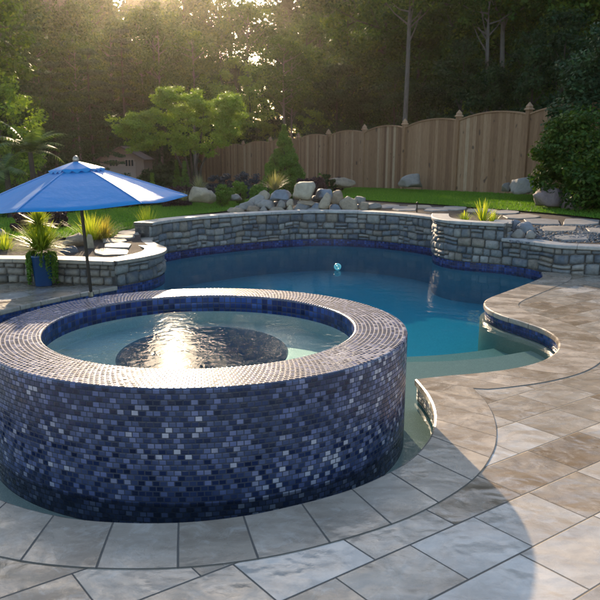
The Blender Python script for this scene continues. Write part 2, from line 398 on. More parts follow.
# left deck edge -> round the spa -> sharp corner
path_ring = catmull([(-2.12, 8.95), (-2.36, 8.61), (-2.72, 8.06), (-2.94, 7.66), (-3.1, 7.25), (-3.18, 6.6), (-3.05, 5.9), (-2.7, 5.35), ringpt(171, 1.78), ringpt(190), ringpt(207), (-1.66, 3.35), (-1.35, 3.12), (-1.12, 3.0), (-.91, 2.93), (-.66, 2.90), (-.41, 2.91), (-.16, 2.97), (.09, 3.08), (.33, 3.22), (.52, 3.38), (.70, 3.58), (.82, 3.78), (.90, 3.96), (.97, 4.20), (1.01, 4.45), (1.02, 4.73), (1.0, 5.03)], 6)
path_bay = catmull([(1.0, 5.03), (1.23, 5.11), (1.49, 5.18), (1.77, 5.29), (2.05, 5.47), (2.27, 5.71), (2.43, 6.01), (2.51, 6.32), (2.50, 6.63), (2.40, 6.95), (2.28, 7.25), (2.24, 7.6), (2.31, 7.93), (2.50, 8.25), (2.82, 8.65), (3.24, 9.18), (3.58, 9.66), (3.72, 10.08)], 6)
outer_ring = []                             # built by offsetting
def offset(pts, d):
    N_ = normals2d(pts); return [p + n * d for p, n in zip(pts, N_)]
MITRE = Vector((1.35, 4.83, 0))
o1 = offset(path_ring, .345)                # deck lies on the right-hand side of travel?
# orient: the deck must be away from the water (spa side)
def away(pts, d, test):
    a = offset(pts, d)
    mid = len(pts) // 2
    return a if (a[mid] - Vector((*test, 0))).length > (pts[mid] - Vector((*test, 0))).length else offset(pts, -d)
o_ring = away(path_ring[:], .345, (SX, SY + .6))
o_ring = [p for p in o_ring if not (p.x > 1.0 and p.y > 4.66)] + [Vector((1.355, 4.70, 0)), MITRE]
o_ring[0] = Vector((-2.30, 9.03, 0)); o_ring = [p for i, p in enumerate(o_ring) if i == 0 or p.y < 8.75 or p.x > -1]
o_bay = away(path_bay[:], .345, (1.2, 7.5))
o_bay = [MITRE] + [p for p in o_bay if not (p.x < 1.42 and p.y < 5.2)]
o_bay[-1] = Vector((4.05, 9.93, 0))

# wall base lines
w_left = catmull([(-2.12, 8.95), (-1.86, 9.33), (-1.70, 9.8), (-1.73, 10.3), (-1.93, 10.75), (-2.10, 11.2), (-2.16, 11.65)], 6)
w_far = catmull([(-2.16, 11.65), (-2.04, 12.05), (-1.74, 12.6), (-1.31, 13.11), (-.44, 13.86), (.56, 14.36), (1.3, 14.3), (1.91, 13.96), (2.42, 13.4), (2.72, 12.85)], 6)
w_plant = catmull([(2.72, 12.85), (2.60, 12.3), (2.56, 11.85), (2.66, 11.45), (2.86, 11.2), (3.10, 11.03), (3.36, 10.87)], 6)
w_low = catmull([(3.36, 10.87), (3.56, 10.6), (3.72, 10.30), (3.84, 10.08), (4.05, 9.93), (4.6, 9.72), (5.6, 9.45), (7.5, 9.2), (12, 9.0)], 6)
w_deckleft = [Vector((-14, 9.6, 0)), Vector((-6, 9.35, 0)), Vector((-3.7, 9.2, 0)), Vector((-2.9, 9.14, 0)), Vector((-2.12, 8.95, 0))]

# ------------------------------------------------------------------ pool outline (water side), closed polygon
outline = [p.copy() for p in path_ring[:-1]] + [p.copy() for p in path_bay] + [Vector((3.66, 10.38, 0))]
outline += [p.copy() for p in reversed(w_low[:7])] + [p.copy() for p in reversed(w_plant[:-1])] + [p.copy() for p in reversed(w_far[:-1])] + [p.copy() for p in reversed(w_left[1:-1])]
o2 = [outline[0]]
for p in outline[1:]:
    if (p - o2[-1]).length > .03: o2.append(p)
# w_low[:7] climbs past the end of the coping: keep only what borders the water
outline = [p for p in o2 if not (p.x > 3.70 and p.y > 10.09)]
def area(pts): return .5 * sum(a.x * b.y - b.x * a.y for a, b in zip(pts, pts[1:] + pts[:1]))
if area(outline) < 0: outline.reverse()      # counter-clockwise, right-hand side = outside
def grow(pts, d):
    N_ = normals2d(pts, True); return [p + n * d for p, n in zip(pts, N_)]

def fill(mb, polys, z, r=.5, uvs=1.0):
    T = tessellate_polygon([[Vector((p.x, p.y, 0)) for p in q] for q in polys])
    flat = [p for q in polys for p in q]
    f = []
    for a, b, c in T:
        A, B, C = flat[a], flat[b], flat[c]
        if (B.x - A.x) * (C.y - A.y) - (B.y - A.y) * (C.x - A.x) < 0: f.append((a, c, b))
        else: f.append((a, b, c))
    mb.add([(p.x, p.y, z) for p in flat], f, r, [(p.x, p.y) for p in flat])
def wallstrip(mb, pts, z0, z1, closed=True, r=.5, flip=False):
    n = len(pts); s = [0.0]
    for i in range(1, n + 1): s.append(s[-1] + (pts[i % n] - pts[i - 1]).length)
    idx = list(range(n)) + ([0] if closed else [])
    V = []; uv = []
    for k, i in enumerate(idx):
        V += [(pts[i].x, pts[i].y, z0), (pts[i].x, pts[i].y, z1)]; uv += [(s[k], z0), (s[k], z1)]
    f = [(2 * k, 2 * k + 1, 2 * k + 3, 2 * k + 2) for k in range(len(idx) - 1)]
    if flip: f = [q[::-1] for q in f]
    mb.add(V, f, r, uv)

WZ = -.105                                   # pool water level
pool = empty('swimming_pool', (0, 8, 0), 'freeform swimming pool with teal water and a band of dark blue tile at the waterline', 'pool')
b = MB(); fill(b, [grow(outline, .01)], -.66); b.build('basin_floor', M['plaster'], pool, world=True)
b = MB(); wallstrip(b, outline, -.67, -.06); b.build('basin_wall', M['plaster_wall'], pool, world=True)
# shallow shelf in the bay and round the spa, two steps
def prism(mb, pts, z0, z1):
    if area(pts) < 0: pts = pts[::-1]
    fill(mb, [pts], z1); wallstrip(mb, pts, z0, z1, flip=True)
edge1 = [Vector((*P(x, y, -.24), 0)) for x, y in ((404, 362), (450, 361), (493, 357), (517, 353), (540, 349), (566, 343))]
edge1 = catmull([(p.x, p.y) for p in edge1], 4)
b = MB(); prism(b, [Vector((-4.2, 6.6, 0)), Vector((-1.5, 6.5, 0)), Vector((.2, 6.15, 0))] + edge1 + [Vector((3.4, 6.4, 0)), Vector((2.8, 4.5, 0)), Vector((1.5, 2.2, 0)), Vector((-2, 2, 0)), Vector((-4.2, 4, 0))], -.65, -.24)
b.build('shelf', M['shelf'], pool, world=True)
edge2 = [Vector((*P(x, y, -.36), 0)) for x, y in ((402, 357), (440, 355), (478, 351), (505, 346), (530, 339), (560, 328))]
edge2 = catmull([(p.x, p.y) for p in edge2], 4)
b = MB(); prism(b, [Vector((-4.0, 7.0, 0)), Vector((-1.5, 6.9, 0)), Vector((.2, 6.55, 0))] + edge2 + [Vector((3.5, 6.5, 0)), Vector((2.7, 4.6, 0)), Vector((-4.1, 4.6, 0))], -.65, -.36)
b.build('step', M['shelf'], pool, world=True)
b = MB(); wallstrip(b, grow(outline, -.012), -.15, -.012); 
b.build('tile_band', M['tileband'], pool, world=True)
lg = [(a, c) for a, c in zip(grow(outline, -.002), grow(outline, -.06)) if a.x > 1.95 and 5.3 < a.y < 8.8]
b = MB(); n = len(lg); b.add([(a.x, a.y, -.16) for a, c in lg] + [(c.x, c.y, -.16) for a, c in lg] + [(c.x, c.y, -.65) for a, c in lg], [(i + k * n, i + 1 + k * n, n + i + 1 + k * n, n + i + k * n) for k in (0, 1) for i in range(n - 1)], .5)
b.build('ledge', M['shelf'], pool, world=True)

b = MB(); go = grow(outline, .03); fill(b, [go], WZ); n = len(go)
b.add([(p.x, p.y, -1.5) for p in go], [tuple(range(n))[::-1]], .5)
wallstrip(b, go, -1.5, WZ, flip=True)
o = b.build('pool_water', M['pool_water']); 
bm = bmesh.new(); bm.from_mesh(o.data); bmesh.ops.remove_doubles(bm, verts=bm.verts, dist=1e-4); bmesh.ops.recalc_face_normals(bm, faces=bm.faces); bm.to_mesh(o.data); bm.free()
tag(o, kind='structure')

# ------------------------------------------------------------------ coping (two runs meeting at the corner)
def coping_run(inner, outer, over=.03, step=.05, zt=.004, th=.055):
    L_ = resample(inner, step)[1]; n = int(L_ / step)
    I, _ = resample(inner, n=n); O, _ = resample(outer, n=n)
    V = []; uv = []; s = 0
    for k in range(n):
        if k: s += (I[k] - I[k - 1]).length
        d = (I[k] - O[k]).normalized(); e = I[k] + d * over
        e2 = e - d * .012
        prof = [(O[k], -.012), (O[k], zt), (e2 - d * .004, zt), (e - d * .003, zt - .006), (e, zt - .016), (e, zt - th + .01), (e - d * .006, zt - th), (I[k] - d * .06, zt - th)]
        for j, (q, z) in enumerate(prof):
            V.append((q.x, q.y, z)); uv.append((s, (q - O[k]).length * .6 + (.01 if j == 0 else 0)))
    m = 8
    f = [(k * m + j, (k + 1) * m + j, (k + 1) * m + j + 1, k * m + j + 1) for k in range(n - 1) for j in range(m - 1)]
    return V, f, uv
b = MB()
for a, c in ((path_ring, o_ring), (path_bay, o_bay)):
    V, f, uv = coping_run(a, c)
    # face up
    p0, p1, p2 = [Vector(V[i]) for i in f[0][:3]]
    if (p1 - p0).cross(p2 - p0).z < 0: f = [q[::-1] for q in f]
    b.add(V, f, .5, uv)
b.build('coping', M['coping'], pool, world=True)

# ------------------------------------------------------------------ deck paving
def tuck(o_, i_):
    return [p + (min(i_, key=lambda q: (q - p).length) - p).normalized() * .09 for p in o_]
deck = w_deckleft[:-1] + [Vector((-2.30, 9.10, 0))] + tuck(o_ring[1:-1], path_ring) + [Vector((1.28, 4.88, 0))] + tuck(o_bay[1:-1], path_bay) + [Vector((4.04, 9.95, 0)), Vector((4.6, 9.76, 0)), Vector((5.6, 9.5, 0)), Vector((7.5, 9.25, 0)), Vector((12, 9.05, 0)), Vector((12, -6, 0)), Vector((-14, -6, 0))]
b = MB(); fill(b, [deck], 0.0)
tag(b.build('pool_deck', M['pavers']), kind='structure')

# ------------------------------------------------------------------ terrain behind the walls
TC = [(-14, 9.8, .28), (-6, 9.6, .28), (-3.5, 9.4, .27), (-2.4, 9.4, .27), (-2.0, 10.0, .29), (-2.3, 10.8, .32), (-2.4, 11.5, .38), (-4, 11.5, .36), (-2.1, 12.4, .46),
      (-1.2, 13.6, .47), (0, 14.5, .49), (1.2, 14.8, .51), (2.3, 14.1, .54), (2.95, 13.0, .57), (2.9, 12.0, .58), (3.1, 11.5, .57), (3.8, 11.6, .48), (3.7, 10.9, .36), (4.2, 10.3, .35), (5.5, 9.8, .36), (8, 9.6, .40), (4.6, 11.3, .45), (6, 11.3, .5)]
TA = np.array(TC)
def plane(x, y):
    x = max(-9, min(8, x)); y = min(y, 45)
    return .5 + .04 * x - .0085 * (y - 15)
def terr(x, y):
    d2 = (TA[:, 0] - x) ** 2 + (TA[:, 1] - y) ** 2
    w = 1 / (d2 + .02) ** 1.5
    wp = 1 / (2.2 ** 2) ** 1.5
    res = TA[:, 2] - np.array([plane(a, c) for a, c in TA[:, :2]])
    return plane(x, y) + float((w * res).sum() / (w.sum() + wp))
def G(px, py):
    z = .45
    for _ in range(14):
        x, y = P(px, py, min(z, 1.45)); y = min(y, 60); z = .5 * z + .5 * terr(x, y)
    return (x, y, z)
def back(pts, d=.10):
    N_ = normals2d(pts); return [p - n * d for p, n in zip(pts, N_)]
# left-to-right front boundary, set back into the wall
front = [Vector((-60, 9.9, 0)), Vector((-14, 9.72, 0)), Vector((-6, 9.47, 0)), Vector((-3.7, 9.32, 0)), Vector((-2.9, 9.26, 0)), Vector((-2.2, 9.1, 0))]
front += back(w_left[3:-2], .12) + back(w_far[2:-2], .12) + back(w_plant[2:-2], .12) + back(w_low[2:], .12) + [Vector((60, 8.9, 0))]
front2 = [front[0]]
for p in front[1:]:
    if (p - front2[-1]).length > .08: front2.append(p)
front = front2
def sheet(poly, zoff, step_fn):
    if area(poly) < 0: poly = poly[::-1]
    pts = [Vector((p.x, p.y)) for p in poly]; n = len(pts)
    edges = [(i, (i + 1) % n) for i in range(n)]
    pts += step_fn()
    r = delaunay_2d_cdt(pts, edges, [list(range(n))], 1, 1e-4)
    V = [(p.x, p.y, terr(p.x, p.y) + zoff) for p in r[0]]
    f = []
    for q in r[2]:
        A, B, C = r[0][q[0]], r[0][q[1]], r[0][q[2]]
        f.append(tuple(q) if (B - A).cross(C - A) > 0 else tuple(q[::-1]))
    return V, f
def gridpts():
    out = []
    for y in list(np.arange(9.2, 16, .35)) + list(np.arange(16, 46, 1.1)) + [50, 60, 80, 110, 150]:
        for x in np.arange(-12, 12.1, .35 if y < 16 else 1.0): out.append(Vector((float(x) + .01, float(y))))
        for x in (-50, -35, -25, -18, 18, 25, 35, 50): out.append(Vector((x, float(y))))
    return out
V, f = sheet(front + [Vector((60, 200, 0)), Vector((-60, 200, 0))], 0, gridpts)
b = MB(); b.add(V, f); tag(b.build('ground', M['soil'], smooth=True), kind='structure')
# the far hill is an addition that screens low sky behind the wood
def lawn_sheet(px, name):
    poly = [Vector((*G(*p)[:2], 0)) for p in px]
    poly = [Vector((q.x, q.y, 0)) for q in catmull([(p.x, p.y) for p in poly], 4, True)]
    xs = [p.x for p in poly]; ys = [p.y for p in poly]
    def gp(): return [Vector((float(x) + .013, float(y) + .017)) for y in np.arange(min(ys), max(ys), .4) for x in np.arange(min(xs), max(xs), .4)]
    # only keep what falls inside the outline
    def inside(p):
        c = False
        for a, d in zip(poly, poly[1:] + poly[:1]):
            if (a.y > p.y) != (d.y > p.y) and p.x < (d.x - a.x) * (p.y - a.y) / (d.y - a.y) + a.x: c = not c
        return c
    V, f = sheet(poly, .025, lambda: [p for p in gp() if inside(p)])
    b = MB(); b.add(V, f); tag(b.build(name, M['lawn'], smooth=True), kind='structure')
    return poly, inside
L1 = [(-190, 240), (-60, 240), (0, 240), (60, 239), (100, 239), (114, 238), (121, 232), (137, 228), (158, 221), (190, 216), (225, 212), (246, 205), (262, 199), (240, 201), (205, 203), (160, 206), (100, 208), (40, 209), (-60, 210), (-190, 212)]
L2 = [(330, 197), (380, 202), (430, 205), (480, 209), (520, 212), (566, 216), (640, 224), (760, 232), (820, 205), (700, 196), (620, 194), (566, 192), (520, 189.5), (460, 187.5), (400, 186.5), (360, 188), (335, 191)]
lawnL, insL = lawn_sheet(L1, 'lawn'); lawnR, insR = lawn_sheet(L2, 'lawn')

# short grass standing on both lawns
rng = np.random.default_rng(3)
def grass(poly, ins, n):
    xs = [p.x for p in poly]; ys = [p.y for p in poly]; V = []; f = []; r = []
    k = 0; tries = 0
    while k < n and tries < n * 6:
        tries += 1
        x = rng.uniform(min(xs), max(xs)); y = rng.uniform(min(ys), max(ys))
        if abs(x / y) > .52 or not ins(Vector((x, y))): continue
        z = terr_fast(x, y) + .02; a = rng.uniform(0, 2 * PI); h = rng.uniform(.025, .05); w = rng.uniform(.006, .011)
        dx, dy = math.cos(a) * w, math.sin(a) * w; lx, ly = rng.normal(0, .012, 2); o_ = len(V)
        V += [(x - dx, y - dy, z), (x + dx, y + dy, z), (x + lx, y + ly, z + h)]; f.append((o_, o_ + 1, o_ + 2)); c = float(rng.uniform(.1, .9)); r += [c, c, c]; k += 1
    return V, f, r
# quick height lookup
gx = np.arange(-14, 16, .25); gy = np.arange(9, 46, .25)
GZ = np.array([[terr(x, y) for x in gx] for y in gy])
def terr_fast(x, y):
    i = min(max((x - gx[0]) / .25, 0), len(gx) - 2.001); j = min(max((y - gy[0]) / .25, 0), len(gy) - 2.001)
    a, c = int(i), int(j); u, v = i - a, j - c
    return float((GZ[c, a] * (1 - u) + GZ[c, a + 1] * u) * (1 - v) + (GZ[c + 1, a] * (1 - u) + GZ[c + 1, a + 1] * u) * v)
b = MB()
for pl, ins, n_ in ((lawnL, insL, 42000), (lawnR, insR, 60000)):
    V, f, r = grass(pl, ins, n_)
    b.add(V, f, r)
tag(b.build('grass', M['blade']), 'short mown green grass covering the lawns behind the pool walls', 'grass', kind='stuff')

# ------------------------------------------------------------------ stone faced walls
def stone_wall(name, path, z0, z1, label, cat, stone_m, cap_m, seed, depth=.30, over=.035, capth=.05, flip=False, rows=(.09, .17), wid=(.10, .27), capover_end=False):
    rs = random.Random(seed)
    pts, L_ = resample(path, .04); N_ = normals2d(pts)
    if flip: N_ = [-n for n in N_]
    def at(s, out):
        q = max(0.0, min(1.0, s / L_)) * (len(pts) - 1); i = min(int(q), len(pts) - 2); u = q - i
        p = pts[i].lerp(pts[i + 1], u); n = N_[i].lerp(N_[i + 1], u).normalized()
        return p + n * out
    root = empty(name, (at(L_ / 2, 0).x, at(L_ / 2, 0).y, z0), label, cat)
    ztop = z1 - capth
    b = MB(); V = []; nn = len(pts)
    for i, p in enumerate(pts):
        a = p - N_[i] * .01; c = p - N_[i] * (depth - .04)
        V += [(a.x, a.y, z0 - .25), (a.x, a.y, ztop + .005), (c.x, c.y, ztop + .005), (c.x, c.y, z0 - .25)]
    f = [(4 * i + j, 4 * (i + 1) + j, 4 * (i + 1) + (j + 1) % 4, 4 * i + (j + 1) % 4) for i in range(nn - 1) for j in range(4)]
    f += [(0, 1, 2, 3), tuple(4 * (nn - 1) + j for j in (3, 2, 1, 0))]
    b.add(V, f, .5); b.build('core', M['mortar'], root, world=True)
    b = MB(); z = z0
    while z < ztop - .02:
        h = rs.uniform(*rows)
        if ztop - z - h < .06: h = ztop - z
        s = -rs.uniform(0, .1)
        while s < L_:
            w = rs.uniform(*wid) * (h / .12) ** .5
            s0, s1 = max(s, 0) + .006, min(s + w, L_) - .006
            if s1 - s0 > .03:
                # now and then one place holds two thin stones
                parts = [(z, h)] if h < .11 or rs.random() > .3 else [(z, h * rs.uniform(.4, .6))]
                if parts[0][1] < h: parts.append((z + parts[0][1], h - parts[0][1]))
                for zz, hh in parts:
                    bulge = rs.uniform(.025, .06); c = rs.random(); nu, nv = 6, 5; V = []; rr = min(.05, hh * .42)
                    sk = rs.uniform(-.012, .012); tz = rs.uniform(-.01, .01)
                    for j in range(nv + 1):
                        for i in range(nu + 1):
                            u = (0, .07, .25, .5, .75, .93, 1)[i]; v = (0, .12, .38, .62, .88, 1)[j]
                            ss = s0 + (s1 - s0) * u; hz = zz + .005 + (hh - .010) * v
                            hz += .045 * noise.noise(Vector((ss * 2.3, hz * 2.0, seed * 5.0))) * min(1, (hz - z0) * 9, (ztop - hz) * 9)
                            e = min(min(u, 1 - u) * (s1 - s0), rr) / rr; g_ = min(min(v, 1 - v) * hh, rr) / rr
                            e = math.sqrt(max(0, 1 - (1 - e) ** 2)); g_ = math.sqrt(max(0, 1 - (1 - g_) ** 2))
                            # round the corners
                            if i in (0, nu) and j in (0, nv): hz += (-1 if j else 1) * hh * .20; ss += (-1 if i else 1) * (s1 - s0) * .12
                            out = -.012 + bulge * min(e, g_) + noise.noise(Vector((ss * 9, hz * 9, seed * 3.1 + c * 20))) * .012 * min(e, g_) + sk * (u - .5) + tz * (v - .5)
                            q = at(ss, out); V.append((q.x, q.y, hz))
                    b.add(V, [(j * (nu + 1) + i, j * (nu + 1) + i + 1, (j + 1) * (nu + 1) + i + 1, (j + 1) * (nu + 1) + i) for j in range(nv) for i in range(nu)], c)
            s += w
        z += h
    b.build('stone_face', stone_m, root, smooth=True, world=True)
    # cap with eased edges
    b = MB(); V = []; uv = []
    zz = z1; e = over
    prof = [(-depth, zz - capth), (-depth, zz), (e - .012, zz), (e - .003, zz - .005), (e, zz - .014), (e, zz - capth + .01), (e - .008, zz - capth), (-.02, zz - capth)]
    for i, p in enumerate(pts):
        for o_, z_ in prof:
            q = p + N_[i] * (o_ + .02); V.append((q.x, q.y, z_)); uv.append((L_ * i / (nn - 1), (o_ + depth) * .8))
    m = len(prof)
    f = [(m * i + j, m * (i + 1) + j, m * (i + 1) + (j + 1) % m, m * i + (j + 1) % m) for i in range(nn - 1) for j in range(m)]
    f += [tuple(range(m)), tuple(m * (nn - 1) + j for j in range(m))[::-1]]
    b.add(V, f, rs.random(), uv); b.build('cap', cap_m, root, world=True)
    return root
wleft = [Vector((p.x, p.y, 0)) for p in w_deckleft]
stone_wall('stone_wall', wleft, 0, .32, 'low tan stone wall with cream cap behind the potted plant and left deck', 'wall', M['stone_warm'], M['cap'], 1, .3)
stone_wall('stone_wall', [p for p in w_left], -.012, .324, 'short grey stone wall with cream cap curving in an S beside the blue umbrella pole', 'wall', M['stone_grey'], M['cap'], 2, .28)
stone_wall('stone_wall', w_far, -.012, .56, 'long curved grey stone wall with pale cap along the far side of the pool', 'wall', M['stone_grey'], M['cap_grey'], 3, .30, rows=(.10, .18))
stone_wall('stone_wall', w_plant, -.012, .62, 'tall bowed grey stone planter wall jutting into the pool under yellow spiky plants', 'planter wall', M['stone_grey'], M['cap_grey'], 4, .26, rows=(.10, .18))
stone_wall('stone_wall', w_low, -.012, .40, 'lower grey stone wall with pale cap at the right end of the pool', 'wall', M['stone_grey'], M['cap_grey'], 5, .28)

stone_wall('stone_wall', [Vector((3.44, 10.93, 0)), Vector((3.50, 11.15, 0)), Vector((3.66, 11.6, 0))], .2, .612, 'short brown stone return at the right end of the planter wall', 'wall', M['stone_warm'], M['cap_grey'], 6, .24)

# ------------------------------------------------------------------ the raised spa
SR, SI, SH = 1.365, 1.022, .505
spa = empty('raised_spa', (SX, SY, WZ), 'round raised spa clad in blue mosaic tile standing in the near end of the pool', 'spa')
def ringstrip(mb, prof, n=256, r=.5, umul=None, ell=False):
    V = []; uv = []
    s = [0.0]
    for a, c in zip(prof, prof[1:]): s.append(s[-1] + math.hypot(c[0] - a[0], c[1] - a[1]))
    for k in range(n + 1):
        th = 2 * PI * k / n
        for j, (rr, z) in enumerate(prof):
            e_ = 1.0 if ell and rr < .62 else 0.0
            V.append((SX + rr * math.cos(th), SY + rr * math.sin(th) * (1 + .30 * e_) + .10 * e_, z)); uv.append((th * (umul or prof[0][0]), s[j]))
    m = len(prof)
    f = [(k * m + j, (k + 1) * m + j, (k + 1) * m + j + 1, k * m + j + 1) for k in range(n) for j in range(m - 1)]
    mb.add(V, f, r, uv)
b = MB(); ringstrip(b, [(SR, -.75), (SR, SH - .012), (SR - .004, SH - .003)]); b.build('outer_wall', M['mosaic'], spa, world=True, smooth=False)
b = MB(); ringstrip(b, [(SR - .004, SH - .003), (SR - .012, SH), (SI + .012, SH), (SI + .003, SH - .004), (SI, SH - .012)], umul=1.2); b.build('rim', M['mosaic_rim'], spa, world=True)
b = MB(); ringstrip(b, [(SI, SH - .012), (SI, SH - .13)]); b.build('waterline_band', M['tileband'], spa, world=True)
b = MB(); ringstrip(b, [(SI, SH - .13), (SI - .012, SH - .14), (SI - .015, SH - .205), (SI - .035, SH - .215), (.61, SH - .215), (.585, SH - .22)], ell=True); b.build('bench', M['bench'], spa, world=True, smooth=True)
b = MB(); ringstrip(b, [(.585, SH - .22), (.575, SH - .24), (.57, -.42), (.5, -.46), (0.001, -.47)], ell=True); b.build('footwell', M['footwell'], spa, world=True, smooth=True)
b = MB(); ringstrip(b, [(0.0005, SH - .075), (SI + .02, SH - .075), (SI + .02, SH - .5), (.65, -.5), (.0005, -.5)], n=128)
o = b.build('spa_water', M['spa_water'])
bm = bmesh.new(); bm.from_mesh(o.data); bmesh.ops.remove_doubles(bm, verts=bm.verts, dist=2e-3); bmesh.ops.recalc_face_normals(bm, faces=bm.faces); bm.to_mesh(o.data); bm.free()
tag(o, kind='structure')

# ------------------------------------------------------------------ rocks
def rock_mesh(mb, c, s, seed, planes=16, flat=.8, rz=0.0, r=.5, tilt=0.0, lvl=3, lo=.62, hi=.95):
    rs = random.Random(seed); bm = bmesh.new(); bmesh.ops.create_icosphere(bm, subdivisions=lvl, radius=1.0)
    pl = []
    for _ in range(planes):
        v = Vector((rs.gauss(0, 1), rs.gauss(0, 1), rs.gauss(0, 1))).normalized(); pl.append((v, rs.uniform(lo, hi)))
    pl += [(Vector((rs.uniform(-.3, .3), rs.uniform(-.3, .3), 1)).normalized(), rs.uniform(lo, .85)), (Vector((0, 0, -1)), .6), (Vector((rs.uniform(-.5, .5), -1, rs.uniform(.1, .6))).normalized(), rs.uniform(.6, .8)), (Vector((1, rs.uniform(-.5, .5), rs.uniform(.1, .9))).normalized(), rs.uniform(.62, .85)), (Vector((-1, rs.uniform(-.5, .5), rs.uniform(.1, .9))).normalized(), rs.uniform(.62, .85))]
    for q in bm.verts:
        p = q.co.copy() * 1.15
        for v, d in pl:
            k = p.dot(v) - d
            if k > 0: p -= v * k * .93
        p += p.normalized() * (noise.noise(p * 2.2 + Vector((seed * 1.7, 0, 0))) * .13 + noise.noise(p * 5 + Vector((seed, 3, 0))) * .05 + noise.noise(p * 13 + Vector((seed, 3, 0))) * .018)
        q.co = p
    xs = [q.co for q in bm.verts]; mx = [max(abs(p[i]) for p in xs) for i in range(3)]
    Mx = Matrix.Translation(c) @ Matrix.Rotation(rz, 4, 'Z') @ Matrix.Rotation(tilt, 4, 'Y')
    V = [tuple(Mx @ Vector((q.co.x / mx[0] * s[0] / 2, q.co.y / mx[1] * s[1] / 2, q.co.z / mx[2] * s[2] / 2))) for q in bm.verts]
    f = [tuple(x.index for x in p.verts) for p in bm.faces]; bm.free()
    mb.add(V, f, r)
def rock(name, x0, y0, x1, y1, D, m, label, group=None, cat='rock', depth=.8, seed=0, tilt=0.0, rz=0.0, planes=14, **k):
    """rock whose front fills the given span of the view at distance D"""
    a = PD((x0 + x1) / 2, y1, D); c = PD((x0 + x1) / 2, y0, D)
    w = (x1 - x0) / F * D; h = c[2] - a[2]; 
    b = MB(); rock_mesh(b, (0, 0, h / 2 - .02), (w, w * depth if w < .5 else .5 * depth + w * .3, h + .04), seed, planes=planes, tilt=tilt, **k)
    o = b.build(name, m, smooth=True, loc=(a[0], D + w * .2, a[2])); o.rotation_euler.z = rz
    return tag(o, label, cat, group)
WF = 'boulders and rocks stacked as a waterfall behind the pool wall'
rk = 'waterfall_rock'
RL = [
 (292, 181.5, 315.5, 200, 15.0, 'rock_cream', 'big rounded cream boulder crowning the middle of the waterfall', 11, 0, 1.0),
 (294, 199.5, 316, 204.5, 14.95, 'rock_tan', 'thin tan slab directly beneath the big cream boulder', 12, 0, 1.3),
 (269, 189.5, 292.5, 200.5, 15.0, 'rock_blue', 'wide blue-grey block just left of the big cream boulder', 13, 0, .9),
 (315, 188, 334, 199.5, 15.05, 'rock_blue', 'blue-grey wedge just right of the big cream boulder', 14, -.18, .9),
 (256, 190.5, 272, 204, 15.15, 'rock_tan', 'brown leaning rock left of the wide blue-grey block', 15, .5, .8),
 (245, 196, 266, 206.5, 15.1, 'rock_grey', 'long pale sloping stone on the left shoulder of the waterfall', 16, -.35, .9),
 (236, 201.5, 257, 210.5, 14.95, 'rock_grey', 'flat pale grey stone low on the left slope of the waterfall', 17, -.1, .9),
 (226, 207.5, 247, 214, 14.8, 'rock_tan', 'lowest flat tan stone at the far left foot of the waterfall', 18, 0, .9),
 (256, 200, 277, 208.5, 14.9, 'rock_grey', 'light oblong stone under the brown leaning rock', 19, .12, .9),
 (246, 206, 262, 212.5, 14.75, 'rock_tan', 'small buff stone resting on the pool wall cap at left', 20, 0, .9),
 (259, 206, 268, 212, 14.7, 'rock_grey', 'small pale cobble standing upright on the wall cap', 21, 0, .9),
 (267, 207, 286, 212.3, 14.7, 'rock_tan', 'low cream slab on the wall cap left of the dark stone', 22, 0, .9),
 (276, 200, 287, 208, 14.85, 'rock_grey', 'round grey cobble under the wide blue-grey block', 23, 0, .9),
 (285.5, 199, 294, 206, 14.85, 'rock_tan', 'small rounded buff cobble left of the thin tan slab', 24, 0, 1),
 (286, 205, 294, 212.3, 14.75, 'rock_cream', 'small squarish cream stone beside the dark slate block', 25, 0, 1),
 (293, 203.5, 312, 212.3, 14.8, 'rock_dark', 'dark slate block in the middle of the bottom course', 26, 0, .9),
 (310, 202.5, 323, 210.5, 14.8, 'rock_blue', 'rounded blue-grey cobble right of the dark slate block', 27, 0, .9),
 (320, 193, 331.5, 211, 14.75, 'rock_tan', 'tall brown stone leaning right beside the blue-grey wedge', 28, .45, .7),
 (329, 190, 345, 206, 15.0, 'rock_tan', 'tan angular boulder on the right shoulder of the waterfall', 29, .1, .9),
 (328, 204, 341, 211.5, 14.75, 'rock_blue', 'small blue-grey slab low beside the tall leaning stone', 30, 0, .9),
 (339, 197, 361, 211.3, 14.85, 'rock_tan', 'broad buff boulder at the right end of the waterfall', 31, .2, .9),
 (353, 196.5, 367.5, 203.5, 15.1, 'rock_grey', 'flat grey stone perched behind the broad buff boulder', 32, .15, .9),
 (359, 202, 371, 210.5, 14.8, 'rock_tan', 'brown sloping stone right of the broad buff boulder', 33, .3, .9),
 (366, 203, 382, 209.5, 14.8, 'rock_grey', 'last flat grey stone at the right foot of the waterfall', 34, 0, .9),
 (302, 208, 326, 212.8, 14.7, 'rock_grey', 'thin grey ledge stone lying on the wall cap at centre', 35, 0, .8),
]
for x0, y0, x1, y1, D, m, lb, sd, ti, dp in RL:
    rock(rk, x0, y0, x1, y1, D, M[m], lb, WF, 'rock', dp, sd, ti, planes=10, lo=.7)
# an inner heap of darker stones carries the outer ones
b = MB(); rs = random.Random(5)
for i in range(60):
    px = rs.uniform(240, 372); t_ = 1 - abs(px - 303) / 72
    py = rs.uniform(210 - 16 * max(t_, .05), 211); a = PD(px, py, 15.3 + rs.uniform(0, .35)); s_ = rs.uniform(.2, .38)
    rock_mesh(b, (a[0], a[1], a[2] - .05), (s_, s_, s_ * .7), i, planes=8, lvl=2, r=rs.random())
tag(b.build('rock_core', M['rock_dark'], smooth=True), 'heap of small dark stones packed behind the waterfall boulders', 'rocks', kind='stuff')

